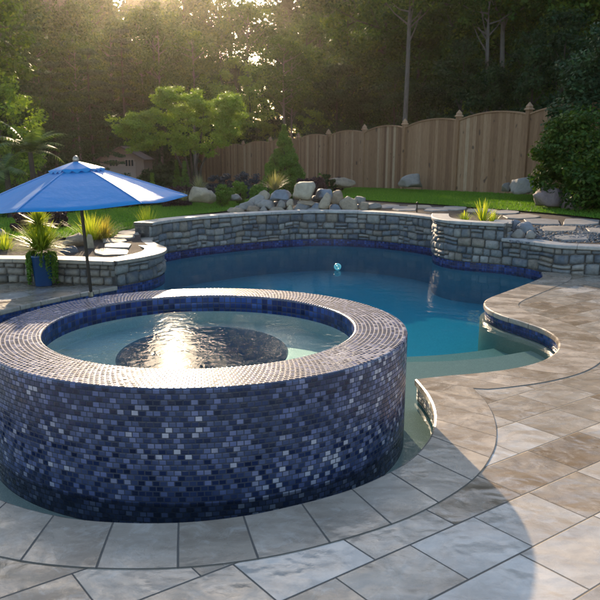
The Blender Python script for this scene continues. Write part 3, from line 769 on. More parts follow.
def ground_rock(x0, y0, x1, y1, m, label, sd, group='boulders standing round the lawn', D=None, cat='boulder', **k):
    if D is None: D = G((x0 + x1) / 2, y1)[1]
    return rock('boulder', x0, y0, x1, y1, D, M[m], label, group, cat, seed=sd, **k)
ground_rock(187.5, 187.5, 216, 202.5, 'rock_tan', 'long tan boulder at the left lawn edge below the leafy garden tree', 41, tilt=.1, D=16.6)
ground_rock(228, 194, 242, 200, 'rock_grey', 'small flat pale rock on the mulch beside the round boxwoods', 42, D=17.6)
ground_rock(328.5, 177.5, 356, 188.5, 'rock_tan', 'low brown-grey boulder in front of the fence right of the cone shrub', 43, D=22)
ground_rock(398.5, 173.5, 424, 188.5, 'rock_grey', 'grey blocky boulder alone on the lawn before the fence', 44, D=21.3)
ground_rock(501.5, 182.5, 514, 191.5, 'rock_grey', 'small grey rock touching the left side of the large angular boulder', 45, D=16.7)
ground_rock(512.5, 177, 541, 194, 'rock_grey', 'large angular grey boulder near the fence at right', 46, D=16.2, planes=9)
ground_rock(533, 187, 568, 207, 'rock_purple', 'reddish purple boulder under the broadleaf shrub at the right edge', 47, D=14.2)
ground_rock(562, 190, 596, 210, 'rock_purple', 'smaller purple boulder furthest right beneath the shrub', 48, D=14.0)
ground_rock(62, 233.5, 90, 247.5, 'rock_tan', 'flat-topped tan boulder behind the left wall beside the umbrella pole', 50, D=10.6)
ground_rock(86.5, 234, 94.5, 251, 'rock_cream', 'upright rounded pale stone right behind the umbrella pole', 51, D=10.4, depth=.5)
ground_rock(58, 246, 79, 256, 'rock_dark', 'low dark rock between the potted plant and the tan boulder', 52, D=10.05)
ground_rock(-20, 228, 10, 246, 'rock_dark', 'dark mound of rock behind the left wall at the picture edge', 53, D=11.5)
ground_rock(508, 220, 525, 229, 'rock_blue', 'blue-grey rock behind the end of the planter wall', 54, D=11.5)
ground_rock(517, 222, 534, 233, 'rock_blue', 'rounded blue rock on the gravel below the low wall path', 55, D=11.2)
ground_rock(512, 229, 527, 237.5, 'rock_grey', 'pale grey cobble touching the low wall cap', 56, D=10.85)
ground_rock(526, 230.5, 538, 237.5, 'rock_grey', 'small grey cobble right of the pale one on the low wall', 57, D=10.7)
ground_rock(505, 231, 514, 238, 'rock_blue', 'tiny blue cobble wedged behind the planter end stones', 58, D=10.95)

# ------------------------------------------------------------------ flagstones
def flagstone(x0, y0, x1, y1, m, label, sd, group, name='flagstone', th=.05):
    rs = random.Random(sd); cpx = [(x0 + x1) / 2, (y0 + y1) / 2]; n = 10; ring = []
    for k in range(n):
        a = 2 * PI * k / n + rs.uniform(-.2, .2); e = rs.uniform(.80, 1.14)
        ca, sa = math.cos(a), math.sin(a); q = max(abs(ca), abs(sa)) ** .8
        g_ = G(cpx[0] + (x1 - x0) / 2 * ca / q * e * .95, cpx[1] - (y1 - y0) / 2 * sa / q * e * .95); ring.append(Vector((g_[0], g_[1], 0)))
    c = sum(ring, Vector()) / n; zc = sum(terr(p.x, p.y) for p in ring + [c]) / (n + 1)
    rr = [p for p in ring]
    V = []; 
    for sc_, z in ((1.0, -.06), (1.0, th - .012), (.97, th)):
        V += [((p.x - c.x) * sc_, (p.y - c.y) * sc_, z + rs.uniform(-.002, .002) + .8 * (terr(p.x, p.y) - zc)) for p in rr]
    f = [(j * n + i, j * n + (i + 1) % n, (j + 1) * n + (i + 1) % n, (j + 1) * n + i) for j in range(2) for i in range(n)] + [tuple(2 * n + i for i in range(n))]
    if area(rr) < 0: f = [q[::-1] for q in f]
    b = MB(); b.add(V, f, rs.random())
    return tag(b.build(name, m, loc=(c.x, c.y, zc)), label, 'flagstone', group)
GL = 'flagstone steps of the path beside the left wall'; GRt = 'flagstones of the path along the right lawn edge'
FL = [(92, 249, 132, 256.5, 'lowest and widest buff flagstone of the left path'), (104, 243.5, 131, 249, 'buff flagstone one up from the widest left step'),
      (102, 239, 128, 243.8, 'narrow tan flagstone, third up the left path'), (108, 235, 136, 239.3, 'thin long flagstone, fourth up the left path'),
      (116, 231.3, 139, 235.2, 'pale flagstone, fifth up the left path'), (124, 227.8, 146, 231.5, 'grey flagstone near the top of the left path'),
      (134, 223.8, 158, 227.8, 'topmost flagstone of the left path below the yellow grass tuft')]
for i, (a, c, d, e, lb) in enumerate(FL): flagstone(a, c, d, e, M['flag'], lb, 70 + i, GL, th=.02)
FR = [(352, 203, 376, 206.5, 'first pale flagstone right of the waterfall'), (378, 205, 402, 208.5, 'second pale flagstone behind the far pool wall'), (393, 207, 417, 211, 'flagstone left of the little path light'),
      (404, 205.5, 432, 208.5, 'flagstone just behind the little path light'), (424, 208, 449, 211.5, 'flagstone before the tall planter wall'), (440, 206.5, 468, 210.5, 'grey flagstone behind the left of the planter'),
      (465, 209, 497, 212.5, 'broad pale flagstone behind the spiky planter plants'), (487, 210.8, 519, 214.8, 'long flagstone right of the spiky planter plants'), (504, 214.5, 540, 219.5, 'tan flagstone reaching towards the lawn edge'),
      (524, 219, 562, 225.5, 'large round grey flagstone near the purple boulder'), (540, 226.5, 578, 232.5, 'orange-tan flagstone on gravel near the low wall'), (554, 235, 590, 241.5, 'rust coloured flagstone right behind the low wall cap'),
      (562, 219, 600, 226, 'flagstone beyond the large round one at right'), (585, 228, 625, 235, 'furthest right flagstone of the path')]
for i, (a, c, d, e, lb) in enumerate(FR): flagstone(a, c, d, e, M['flag_grey'], lb, 90 + i, GRt, th=.018)

# ------------------------------------------------------------------ fence
FA = Vector((5.98, 18.0, 0)); FD = Vector((-.38, .925, 0)).normalized()
fence = empty('fence', (FA.x, FA.y, plane(FA.x, FA.y)), 'tall cedar board fence with arched tops and pointed post caps behind the lawn', 'fence')
def base_z(s):
    t_ = [(-12, .80), (0, .72), (2.82, .70), (5.6, .60), (8.25, .53), (11.1, .47), (14, .42), (21, .25), (32, .1)]
    for (a, c), (d, e) in zip(t_, t_[1:]):
        if s <= d: return c + (e - c) * (s - a) / (d - a)
    return .1
stops = [-11.2, -8.4, -5.6, -2.8, 0, 2.82, 5.63, 8.25, 11.1, 14.0, 17.2, 21.0, 24.5, 28, 31.5, 35]
rs = random.Random(12)
for s0, s1 in zip(stops, stops[1:]):
    b = MB(); nb = int((s1 - s0 - .14) / .142); w = (s1 - s0 - .14) / nb
    for i in range(nb):
        s = s0 + .07 + w * (i + .5); u = (i + .5) / nb
        p = FA + FD * s; zb = base_z(s) - .05; ht = 1.93 + .14 * math.sin(PI * u) ** .8 + rs.uniform(-.006, .006)
        box(b, (p.x, p.y, zb + ht / 2), (w - .006, .022 + rs.uniform(0, .008), ht), math.atan2(FD.y, FD.x), min(1, max(0, rs.gauss(.45, .24))))
    b.build('board_panel', M['cedar'], fence, world=True)
    b = MB()
    nn_ = 14; pr = []
    for k in range(nn_ + 1):
        u = k / nn_; s = s0 + .06 + (s1 - s0 - .12) * u; p = FA + FD * s
        pr.append((p.x, p.y, base_z(s) - .05 + 1.945 + .14 * math.sin(PI * u) ** .8))
    for q, q2 in zip(pr, pr[1:]):
        v = Vector(q2) - Vector(q); box(b, ((q[0] + q2[0]) / 2, (q[1] + q2[1]) / 2, (q[2] + q2[2]) / 2), (v.length + .004, .07, .035), math.atan2(v.y, v.x), .6, ry=-math.atan2(v.z, math.hypot(v.x, v.y)))
    b.build('top_rail', M['cedar'], fence, world=True)
for s in stops:
    p = FA + FD * s; zb = base_z(s) - .05; b = MB()
    box(b, (p.x, p.y, zb + 1.02), (.125, .125, 2.04), math.atan2(FD.y, FD.x), rs.uniform(.1, .6), bev=.008)
    po = b.build('post', M['cedar'], fence, world=True)
    b = MB(); hw = .085; zt = zb + 2.04
    ca, sa = FD.x, FD.y; V = []
    for k_, z in ((hw, zt + .001), (hw, zt + .03), (.055, zt + .055), (.062, zt + .09), (.004, zt + .19)):
        for sx, sy in ((-1, -1), (1, -1), (1, 1), (-1, 1)):
            x, y = sx * k_, sy * k_; V.append((p.x + x * ca - y * sa, p.y + x * sa + y * ca, z))
    f = [(j * 4 + i, j * 4 + (i + 1) % 4, (j + 1) * 4 + (i + 1) % 4, (j + 1) * 4 + i) for j in range(4) for i in range(4)] + [(3, 2, 1, 0), (16, 17, 18, 19)]
    b.add(V, f, .75); b.v = [v - np.array(fence.location) for v in b.v]; b.build('post_cap', M['cedar'], po)

# ------------------------------------------------------------------ shed
D = 36.0; a = PD(122.5, 178, D); sz = plane(a[0], 36) - .1
top = PD(122, 147, D)[2]; W2 = 21.5 / F * D
shed = empty('garden_shed', (a[0], D, sz), 'small pinkish brown wooden shed with peaked roof and two small windows at the wood edge', 'shed')
eave = PD(100, 159, D)[2] - sz; ph = top - sz; b = MB()
dp = 2.4
V = [(-W2, 0, 0), (W2, 0, 0), (W2, 0, eave), (0, 0, ph - .04), (-W2, 0, eave)]; V += [(x, dp, z) for x, _, z in V]
b.add(V, [(0, 1, 2, 3, 4), (9, 8, 7, 6, 5), (0, 5, 6, 1), (1, 6, 7, 2), (4, 9, 5, 0)], .5); b.build('wall', M['shed'], shed)
b = MB(); 
for sg in (-1, 1):
    ln = math.hypot(W2 + .15, ph - eave); an = math.atan2(ph - eave, W2)
    c_ = Vector((sg * (W2 + .10) / 2, dp / 2 - .08, (ph + eave) / 2 - .01)); box(b, c_, (ln + .02, dp + .3, .06), 0, .5, ry=sg * an)
b.build('roof', M['shed_roof'], shed)
b = MB(); box(b, (0, -.02, eave * .46), (W2 * 1.25, .04, eave * .92), 0, .5); dr = b.build('door', M['shed_trim'], shed)
for sg in (-1, 1):
    b = MB(); cx_, cz_ = sg * W2 * .36, PD(110, 163, D)[2] - sz; ww, hh = .42, .34
    for q in ((0, hh / 2, ww + .06, .05), (0, -hh / 2, ww + .06, .05)): box(b, (cx_ + q[0], -.06, cz_ + q[1]), (q[2], .05, q[3]))
    for x_ in (-ww / 2, -ww / 6, ww / 6, ww / 2): box(b, (cx_ + x_, -.06, cz_), (.035, .045, hh - .052))
    wn = b.build('window', M['shed_trim'], shed)
    b = MB(); box(b, (cx_, -.045, cz_), (ww, .02, hh)); b.build('pane', M['glass_dark'], wn)

# ------------------------------------------------------------------ umbrella
ux, uy = P(92, 297, .01)
UB = Vector((ux, uy, WZ)); ap = Vector(PD(76, 161, uy)); 
um = empty('umbrella', (ux, uy, WZ), 'bright blue six-sided umbrella leaning on a dark pole behind the spa', 'umbrella')
axis = (ap - UB).normalized(); Lp = (ap - UB).length
xa = Vector((1, 0, 0)) - axis * axis.x; xa.normalize(); ya = axis.cross(xa)
def U(x, y, z): return tuple(xa * x + ya * y + axis * z)
cr = 106 / F * uy; chh = .43; n6 = 6
zb_ = Lp - .03 - chh
def canopy_pt(ang, rr, lift=0.0):
    """rr 0..1 centre to edge; fabric sags between ribs"""
    k = ang / (2 * PI) * n6; fr = k - math.floor(k)
    poly = math.cos(PI / n6) / math.cos((fr - .5) * 2 * PI / n6)
    sag = math.sin(PI * fr) ** 1.0 * .035 * rr
    rad = cr * rr * (poly - math.sin(PI * fr) * .03 * rr)
    z = zb_ + chh * (1 - rr ** 1.12) - sag * 0.8 + lift
    return U(rad * math.cos(ang + A0), rad * math.sin(ang + A0), z)
A0 = R_(15)
def canopy(r0, r1, lift, name, mt, parent, scal=0.0, th=.004):
    b = MB(); na, nr = 96, 12; V = []
    for side in (0, 1):
        for j in range(nr + 1):
            for i in range(na):
                an = 2 * PI * i / na; rr = r0 + (r1 - r0) * j / nr
                p = Vector(canopy_pt(an, rr, lift - side * th))
                if scal and j == nr: p = p - axis * (abs(math.sin(an * 9)) * scal)
                V.append(tuple(p))
    o_ = (nr + 1) * na
    f = [(j * na + i, (j + 1) * na + i, (j + 1) * na + (i + 1) % na, j * na + (i + 1) % na) for j in range(nr) for i in range(na)]
    f += [(o_ + j * na + i, o_ + j * na + (i + 1) % na, o_ + (j + 1) * na + (i + 1) % na, o_ + (j + 1) * na + i) for j in range(nr) for i in range(na)]
    f += [(nr * na + i, o_ + nr * na + i, o_ + nr * na + (i + 1) % na, nr * na + (i + 1) % na) for i in range(na)]
    b.add(V, f, .5); return b.build(name, mt, parent, smooth=True)
cnp = canopy(.10, 1.0, 0, 'canopy', M['canvas'], um)
canopy(.015, .255, .030, 'vent', M['canvas'], cnp, scal=.028)
b = MB()
for k in range(6):
    tube(b, [tuple(Vector(canopy_pt(2 * PI * k / 6 + 1e-4, r_, .004))) for r_ in np.linspace(.2, 1.0, 9)], .005, 5)
b.build('seam', M['piping'], cnp)
for k in range(6):
    b = MB(); tube(b, [tuple(Vector(canopy_pt(2 * PI * k / 6 + 1e-4, r_, -.018))) for r_ in np.linspace(.04, .98, 8)], .008, 6); b.build('rib', M['dark_metal'], um)
    b = MB(); q = Vector(canopy_pt(2 * PI * k / 6 + 1e-4, .5, -.022)); tube(b, [U(0, 0, zb_ + .03), tuple(q)], .006, 6); b.build('strut', M['dark_metal'], um)
b = MB(); tube(b, [U(0, 0, -.25), U(0, 0, Lp - .02)], .0185, 14); b.build('pole', M['dark_metal'], um)
b = MB(); tube(b, [U(0, 0, zb_ - .005), U(0, 0, zb_ + .0), U(0, 0, zb_ + .07)], [.03, .05, .035], 14); b.build('hub', M['dark_metal'], um)
b = MB(); tube(b, [U(0, 0, .12), U(0, 0, .125), U(0, 0, .175), U(0, 0, .18)], [.026, .031, .031, .026], 14); b.build('collar', M['brass'], um)
b = MB(); tube(b, [U(0, 0, Lp - .02), U(0, 0, Lp + .0), U(0, 0, Lp + .02), U(0, 0, Lp + .045), U(0, 0, Lp + .06)], [.02, .034, .036, .026, .006], 14); b.build('finial', M['brass'], um, smooth=True)

# ------------------------------------------------------------------ plants
def clump(mb, c, n, length, width, spread=(.15, 1.2), droop=.6, seed=0, segs=5, base=.04, up=None, mi=0, tone=None):
    rs = random.Random(seed)
    for _ in range(n):
        az = rs.uniform(0, 2 * PI); el = PI / 2 - rs.uniform(*spread); L = length * rs.uniform(.65, 1.08); w = width * rs.uniform(.7, 1.2)
        p = Vector(c) + Vector((math.cos(az), math.sin(az), 0)) * rs.uniform(0, base)
        d = Vector((math.cos(az) * math.cos(el), math.sin(az) * math.cos(el), math.sin(el))); side = Vector((-math.sin(az), math.cos(az), 0))
        V = []; st = L / segs; pp = p.copy()
        for k in range(segs + 1):
            ww = w * (1 - (k / segs) ** 1.6) * (0.6 + .4 * min(1, k * 1.5)) + .0006
            V += [tuple(pp - side * ww), tuple(pp + side * ww)]
            pp = pp + d * st; d = (d + Vector((0, 0, -droop * st / L * (.4 + k / segs)))).normalized()
        t0 = rs.random() if tone is None else tone + rs.uniform(-.15, .15)
        mb.add(V, [(2 * k, 2 * k + 1, 2 * k + 3, 2 * k + 2) for k in range(segs)], [min(1, max(0, t0 * .6 + .4 * (i // 2) / segs)) for i in range(len(V))], mi=mi)
def leaf_cloud(mb, centres, per, size, seed=0, rad=.3, flat=.7, aspect=.55, bias=.5, up=.6):
    """leaf quads scattered through the volume of each lobe, denser towards its skin"""
    g = np.random.default_rng(seed); Cn = np.asarray(centres, float)
    for c in Cn:
        k = int(per); rr = rad if len(c) < 4 else c[3]
        d = g.normal(size=(k, 3)); d /= np.linalg.norm(d, axis=1)[:, None]
        q = g.uniform(0, 1, k) ** bias
        pos = c[:3] + d * (q * rr)[:, None] * np.array([1, 1, flat])
        nrm = d * .6 + np.array([0, 0, up]) + g.normal(size=(k, 3)) * .55; nrm /= np.linalg.norm(nrm, axis=1)[:, None]
        a = np.cross(nrm, g.normal(size=(k, 3))); a /= np.linalg.norm(a, axis=1)[:, None] + 1e-9; bb = np.cross(nrm, a)
        s = size * g.uniform(.6, 1.3, k)[:, None]
        v0 = pos - a * s; v2 = pos + a * s; v1 = pos + bb * s * aspect - a * s * .15; v3 = pos - bb * s * aspect - a * s * .15
        V = np.stack([v0, v1, v2, v3], 1).reshape(-1, 3)
        tone = np.clip(g.normal(.5, .2, k) + g.normal(0, .12), 0, 1)
        mb.v.append(V); o_ = mb.n; mb.n += len(V); mb.f.extend([(o_ + 4 * i, o_ + 4 * i + 1, o_ + 4 * i + 2, o_ + 4 * i + 3) for i in range(k)]); mb.mi.extend([0] * k)
        mb.r.append(np.repeat(tone, 4)); mb.uv.append(np.zeros((len(V), 2)))

# potted plant
pb = P(45, 284.5, 0); pb = (pb[0], pb[1] - .05)
pot = empty('potted_plant', (pb[0], pb[1], .001), 'two-tiered spiky lime green plant with trailing vines in a tall blue pot', 'potted plant')
b = MB(); hw0, hw1, hp = .105, .135, .395; V = []
rings = [(hw0 * .94, 0), (hw0, .012), (hw1, hp - .03), (hw1 + .008, hp - .022), (hw1 + .008, hp), (hw1 - .02, hp), (hw1 - .025, hp - .05)]
ns = 28
for hw, z in rings:
    for k in range(ns):
        th = 2 * PI * k / ns + PI / 4 + .35; c_, s_ = math.cos(th - .35), math.sin(th - .35); q = (abs(c_) ** 5 + abs(s_) ** 5) ** (-1 / 5)
        V.append((hw * q * math.cos(th), hw * q * math.sin(th), z))
b.add(V, [(j * ns + i, j * ns + (i + 1) % ns, (j + 1) * ns + (i + 1) % ns, (j + 1) * ns + i) for j in range(len(rings) - 1) for i in range(ns)] + [tuple(range(ns))[::-1]], .5)
b.build('pot', M['pot'], pot, smooth=True)
b = MB(); lathe(b, [(.12, hp - .06), (.115, hp - .045), (.02, hp - .03)], n=16); b.build('soil', M['soil'], pot)
b = MB(); tube(b, [(0, 0, hp - .05), (.005, 0, .6), (-.01, 0, .80)], [.018, .014, .012], 7); b.build('stem', M['bark'], pot)
b = MB(); clump(b, (0, 0, hp + .06), 240, .44, .013, (.1, 1.6), .6, 1, base=.06); clump(b, (0, 0, hp + .13), 160, .33, .012, (.2, 1.9), .5, 2, base=.06, tone=.3); b.build('rosette', M['spike'], pot)
b = MB(); clump(b, (-.01, 0, .78), 240, .25, .011, (.0, 2.1), .5, 3, base=.03); b.build('rosette', M['spike'], pot)
b = MB(); rs = random.Random(4); lc = []
for k in range(42):
    az = rs.choice([rs.uniform(PI * .75, PI * 1.3), rs.uniform(-.6, .6), rs.uniform(0, 2 * PI)]); L = rs.uniform(.15, .40); 
    x0, y0 = math.cos(az) * .14, math.sin(az) * .14
    for q in np.linspace(0, 1, 14): lc.append((x0 * (1 + .25 * min(1, q * 4)), y0 * (1 + .25 * min(1, q * 4)), hp + .03 - q * L + .03 * math.sin(q * 3), .022))
leaf_cloud(b, lc, 6, .016, 9, aspect=.6); b.build('vine', M['boxwood'], pot)

def tuft(name, px, py, hpx, n, m, label, cat, group=None, wmul=.006, spread=(.05, .75), droop=.9, seed=0, D=None, zoff=0.0, lw=1.15):
    if D is None: g_ = G(px, py)
    else: g_ = PD(px, py, D)
    h = hpx / F * g_[1]
    b = MB(); clump(b, (0, 0, 0), n, h * lw, max(wmul, g_[1] * .0004), spread, droop, seed, base=h * .12)
    return tag(b.build(name, M[m], loc=(g_[0], g_[1], g_[2] + zoff - .02)), label, cat, group)
OG = 'ornamental grass tufts in the beds'
tuft('grass_tuft', 103, 243, 26, 260, 'reed', 'big golden tuft of arching grass behind the left wall', 'ornamental grass', OG, seed=21, D=11.3, spread=(.05, 1.0), droop=1.6)
tuft('grass_tuft', 91, 243, 30, 150, 'spike', 'upright yellow-green grass tuft left of the big golden one', 'ornamental grass', OG, seed=22, D=11.2)
tuft('grass_tuft', 148, 233, 24, 150, 'spike', 'yellow grass tuft at the top of the left flagstone path', 'ornamental grass', OG, seed=23, D=12.3, spread=(.02, .5))
tuft('grass_tuft', 5, 254, 24, 160, 'spike', 'yellow-green grass tuft at the left picture edge behind the wall', 'ornamental grass', OG, seed=24, D=10.4, spread=(.05, 1.1))
tuft('grass_tuft', -28, 254, 26, 160, 'spike', 'yellow-green grass tuft furthest left behind the wall', 'ornamental grass', OG, seed=124, D=10.4, spread=(.05, 1.1))
tuft('grass_tuft', 199, 190, 15, 160, 'silver', 'silvery grass tuft under the leafy garden tree', 'ornamental grass', OG, seed=25, D=18.2, spread=(.1, 1.2))
tuft('grass_tuft', 275, 189, 17, 160, 'silver', 'pale feathery grass tuft behind the waterfall below the cone shrub', 'ornamental grass', OG, seed=26, D=16.5, spread=(.1, 1.2))
tuft('grass_tuft', 184, 200, 10, 80, 'silver', 'small grey tuft beside the long tan boulder', 'ornamental grass', OG, seed=27, D=17, spread=(.1, 1.3))
for px, py, h, n, lb, sd, zt in ((483, 219, 22, 26, 'tall pale yellow spiky plant in the planter', 31, .05), (464, 220, 11, 40, 'low yellow-green tuft left in the planter', 32, 0), (493, 219, 12, 30, 'low green blades right in the planter', 33, 0)):
    g_ = PD(px, py, 11.75); b = MB(); hh = h / F * 11.75
    clump(b, (0, 0, 0), n * 2, hh * 1.1, .012 if n < 30 else .008, (.02, 1.0 if n < 30 else 1.4), .6, sd, base=.05)
    tag(b.build('spiky_plant', M['spike'], loc=(g_[0], g_[1], .56)), lb, 'plant', 'yellow plants in the stone planter')

def shrub(name, px0, px1, py0, py1, D, m, label, cat='shrub', group=None, n=26, per=120, leaf=.035, seed=0, shape='dome', trunk=True, bark='bark'):
    """leafy mass filling the span of the view at distance D, standing on the ground"""
    cx_ = (px0 + px1) / 2; a = PD(cx_, py1, D); tp = PD(cx_, py0, D); W = (px1 - px0) / F * D / 2
    gz = terr(a[0], D); z0 = min(gz, a[2]); H = tp[2] - z0
    root = empty(name, (a[0], D, z0 - .02), label, cat, group)
    rs = random.Random(seed); cs = []
    for _ in range(n):
        if shape == 'cone':
            u = rs.random() ** 1.6; lr = max(.05, W * .22 * (1 - u * .7)); R__ = max(0, W * (1 - u ** 1.25) - lr * .75); az = rs.uniform(0, 2 * PI); q = R__ * rs.uniform(.7, 1); cs.append((q * math.cos(az), q * math.sin(az), u * (H - .05) + .03, lr))
        elif shape == 'ball':
            d = Vector((rs.gauss(0, 1), rs.gauss(0, 1), rs.gauss(0, 1))).normalized() * rs.uniform(.5, .8); cs.append((d.x * W, d.y * W, H * .5 + d.z * H * .5, W * .26))
        else:
            az = rs.uniform(0, 2 * PI); q = W * rs.random() ** .5 * .8; zt = H * math.sqrt(max(0, 1 - (q / W) ** 2)); z = rs.uniform(.15, .88) * zt; cs.append((q * math.cos(az), q * math.sin(az) * .8, z, W * rs.uniform(.2, .32)))
    b = MB(); leaf_cloud(b, cs, per, leaf, seed, bias=.45); b.build('foliage', M[m], root)
    if trunk:
        b = MB(); tube(b, [(0, 0, 0), (.02, 0, H * .4), (0, .02, H * .75)], [.035 * (W + .3), .022 * (W + .3), .006], 6)
        for k in range(5):
            az = k * 1.3; tube(b, [(0, 0, H * .12), (math.cos(az) * W * .5, math.sin(az) * W * .5, H * .55)], [.014, .005], 5)
        b.build('stem', M[bark], root)
    return root
BX = 'low round boxwoods in the mulch bed'
shrub('boxwood', 212, 232, 181, 196, 17.6, 'boxwood', 'bright round boxwood nearest the long tan boulder', 'shrub', BX, 60, 160, .022, 1, 'ball')
shrub('boxwood', 229.5, 249, 177, 191, 18.6, 'boxwood', 'middle round boxwood, set slightly further back', 'shrub', BX, 60, 160, .022, 2, 'ball')
shrub('boxwood', 248, 266, 181, 193, 18.0, 'boxwood', 'right-hand round boxwood touching the waterfall rocks', 'shrub', BX, 60, 160, .022, 3, 'ball')
shrub('cone_shrub', 256, 312, 124, 190, 21.5, 'boxwood', 'tall neatly clipped cone shrub standing alone before the fence', 'shrub', 'clipped cone shrubs', 420, 190, .026, 4, 'cone')
shrub('cone_shrub', 176, 194, 160, 184, 20.5, 'cone', 'small cone shrub under the leafy garden tree', 'shrub', 'clipped cone shrubs', 90, 150, .028, 5, 'cone')
shrub('cone_shrub', 170, 184, 158, 180, 22.5, 'cone', 'small cone shrub behind and left of the tree-foot one', 'shrub', 'clipped cone shrubs', 90, 150, .028, 6, 'cone')
shrub('cone_shrub', -22, 19, 150, 215, 17.0, 'cone', 'broad dark cone shrub at the left edge above the umbrella', 'shrub', 'clipped cone shrubs', 200, 200, .03, 7, 'cone')
shrub('cone_shrub', 258, 276, 163, 190, 19.5, 'boxwood', 'leaning yellow-green shrub left of the tall cone', 'shrub', None, 60, 150, .028, 8, 'cone')
shrub('cone_shrub', 147, 158, 172, 186, 21, 'boxwood', 'tiny light green cone shrub right of the shed', 'shrub', 'clipped cone shrubs', 50, 120, .028, 9, 'cone')
shrub('bushy_shrub', 136, 178, 160, 187, 25, 'leaf_dark', 'rounded dark green bush right of the shed', seed=10, n=50, per=130, leaf=.05)
DS = 'low dark shrubs along the fence'
shrub('dark_shrub', 205, 236, 168, 188, 22.5, 'blueleaf', 'dusky blue shrub behind the left boxwood', 'shrub', DS, 40, 130, .035, 11)
shrub('dark_shrub', 232, 262, 165, 186, 22, 'blueleaf', 'taller dusky blue-purple shrub behind the middle boxwood', 'shrub', DS, 40, 130, .035, 12)
shrub('dark_shrub', 160, 194, 180, 203, 18.5, 'plum', 'plum leaved shrub left of the silvery grass tuft', 'shrub', DS, 40, 120, .03, 13)
shrub('dark_shrub', 292, 318, 173, 190, 20, 'plum', 'low plum shrub right of the tall cone shrub', 'shrub', DS, 36, 120, .032, 14)
shrub('dark_shrub', 306, 330, 173, 189, 21, 'plum', 'low plum shrub behind the big cream boulder', 'shrub', DS, 36, 120, .032, 15)
shrub('bushy_shrub', 314, 338, 172, 188, 22, 'leaf_dark', 'low dark green shrub beside the brown-grey boulder', 'shrub', None, 36, 120, .035, 16)
shrub('bushy_shrub', 317, 326, 164, 180, 23, 'boxwood', 'slim light green shoot rising before the fence', 'shrub', None, 14, 90, .03, 17)
shrub('dark_shrub', 330, 349, 173, 184, 23.5, 'plum', 'plum shrub peeking over the brown-grey boulder', 'shrub', DS, 30, 120, .032, 18)
shrub('dark_shrub', 10, 46, 206, 236, 12.5, 'plum', 'dark red leaved shrub behind the potted plant', 'shrub', DS, 46, 130, .028, 19)
shrub('dark_shrub', 48, 72, 206, 230, 13, 'plum', 'dark red shrub between the potted plant and umbrella pole', 'shrub', DS, 36, 130, .028, 20)
for i, (x0, x1, y0, D_) in enumerate(((-75, -20, 190, 16), (20, 75, 196, 17.5), (85, 135, 194, 19), (125, 165, 190, 19.5))):
    shrub('bushy_shrub', x0, x1, y0, y0 + 18, D_, 'leaf_dark' if i % 2 else 'plum', ('low plum bush at the far left beyond the umbrella', 'low green bush beyond the left half of the umbrella', 'low plum bush below the shed', 'low green bush between the shed and the garden tree')[i], 'shrub', None, 40, 120, .035, 140 + i)
# broadleaf shrub and conifer at the right edge
shrub('broadleaf_shrub', 527, 622, 96, 196, 14.6, 'leaf', 'large broadleaf shrub spilling over the fence at the right edge', n=120, per=150, leaf=.045, seed=21)
shrub('broadleaf_shrub', 560, 680, 130, 205, 13.6, 'leaf', 'second broadleaf shrub hanging over the purple boulders', n=110, per=150, leaf=.045, seed=22)

shrub('evergreen_tree', 541, 650, -12, 180, 16.6, 'needle', 'dark full evergreen rising behind the broadleaf shrub at the right edge', 'tree', None, n=190, per=150, leaf=.05, seed=23)
# ------------------------------------------------------------------ trees
def crown_lobes(rs, H, z0, R, n, top_taper=.35, lob=(.16, .3)):
    cs = []
    for _ in range(n):
        u = rs.random(); z = z0 + (H - z0) * u
        prof = math.sin(PI * min(1, (u * .86 + .10))) ** .7
        rr = R * prof * rs.random() ** .45; az = rs.uniform(0, 2 * PI)
        cs.append((rr * math.cos(az), rr * math.sin(az), z, R * rs.uniform(*lob)))
    return cs
def tree_proto(name, H, z0, R, n, per, leaf, seed, m, tr=.16, bark='bark', shape='broad', lean=0.0, flat=.7):
    rs = random.Random(seed); root = bpy.data.objects.new(name, None); col.objects.link(root); root.empty_display_size = .1
    if shape == 'broad': cs = crown_lobes(rs, H, z0, R, n)
    elif shape == 'tier':      # layered sprays like hemlock or pine
        cs = []
        nt_ = int((H - z0) / .55)
        for j in range(nt_):
            z = z0 + (H - z0) * j / nt_; rad = R * (1 - j / nt_) ** .75
            for k in range(max(3, int(n / nt_))):
                az = rs.uniform(0, 2 * PI); q = rad * rs.random() ** .4; cs.append((q * math.cos(az), q * math.sin(az), z - q * .16 + rs.uniform(-.1, .1), rs.uniform(.28, .5)))
        flat = .32
    elif shape == 'high':
        cs = crown_lobes(rs, H, z0, R, n, lob=(.2, .36))
    b = MB(); leaf_cloud(b, cs, per, leaf, seed, flat=flat, bias=.5); b.build('crown', M[m], root)
    b = MB(); pts = [(lean * z / H * H * .1 + math.sin(z * .7 + seed) * .06, math.cos(z * .5 + seed) * .06, z) for z in np.linspace(-.3, H * .93, 10)]
    tube(b, pts, [tr * (1 - .85 * k / 9) * (1.35 if k == 0 else 1) for k in range(10)], 9)
    for c in rs.sample(cs, min(len(cs), 22)):
        zb = max(z0 * .5, c[2] - rs.uniform(.5, 1.6)) if shape != 'tier' else c[2] + .1; zb = min(zb, H * .9)
        p0 = Vector((math.sin(zb * .7 + seed) * .06, math.cos(zb * .5 + seed) * .06, zb)); p1 = Vector(c[:3]); mid = p0.lerp(p1, .5) + Vector((0, 0, -.12))
        tube(b, [tuple(p0), tuple(mid), tuple(p1)], [tr * .3, tr * .17, .01], 5)
    b.build('trunk', M[bark], root)
    return root
used = set()
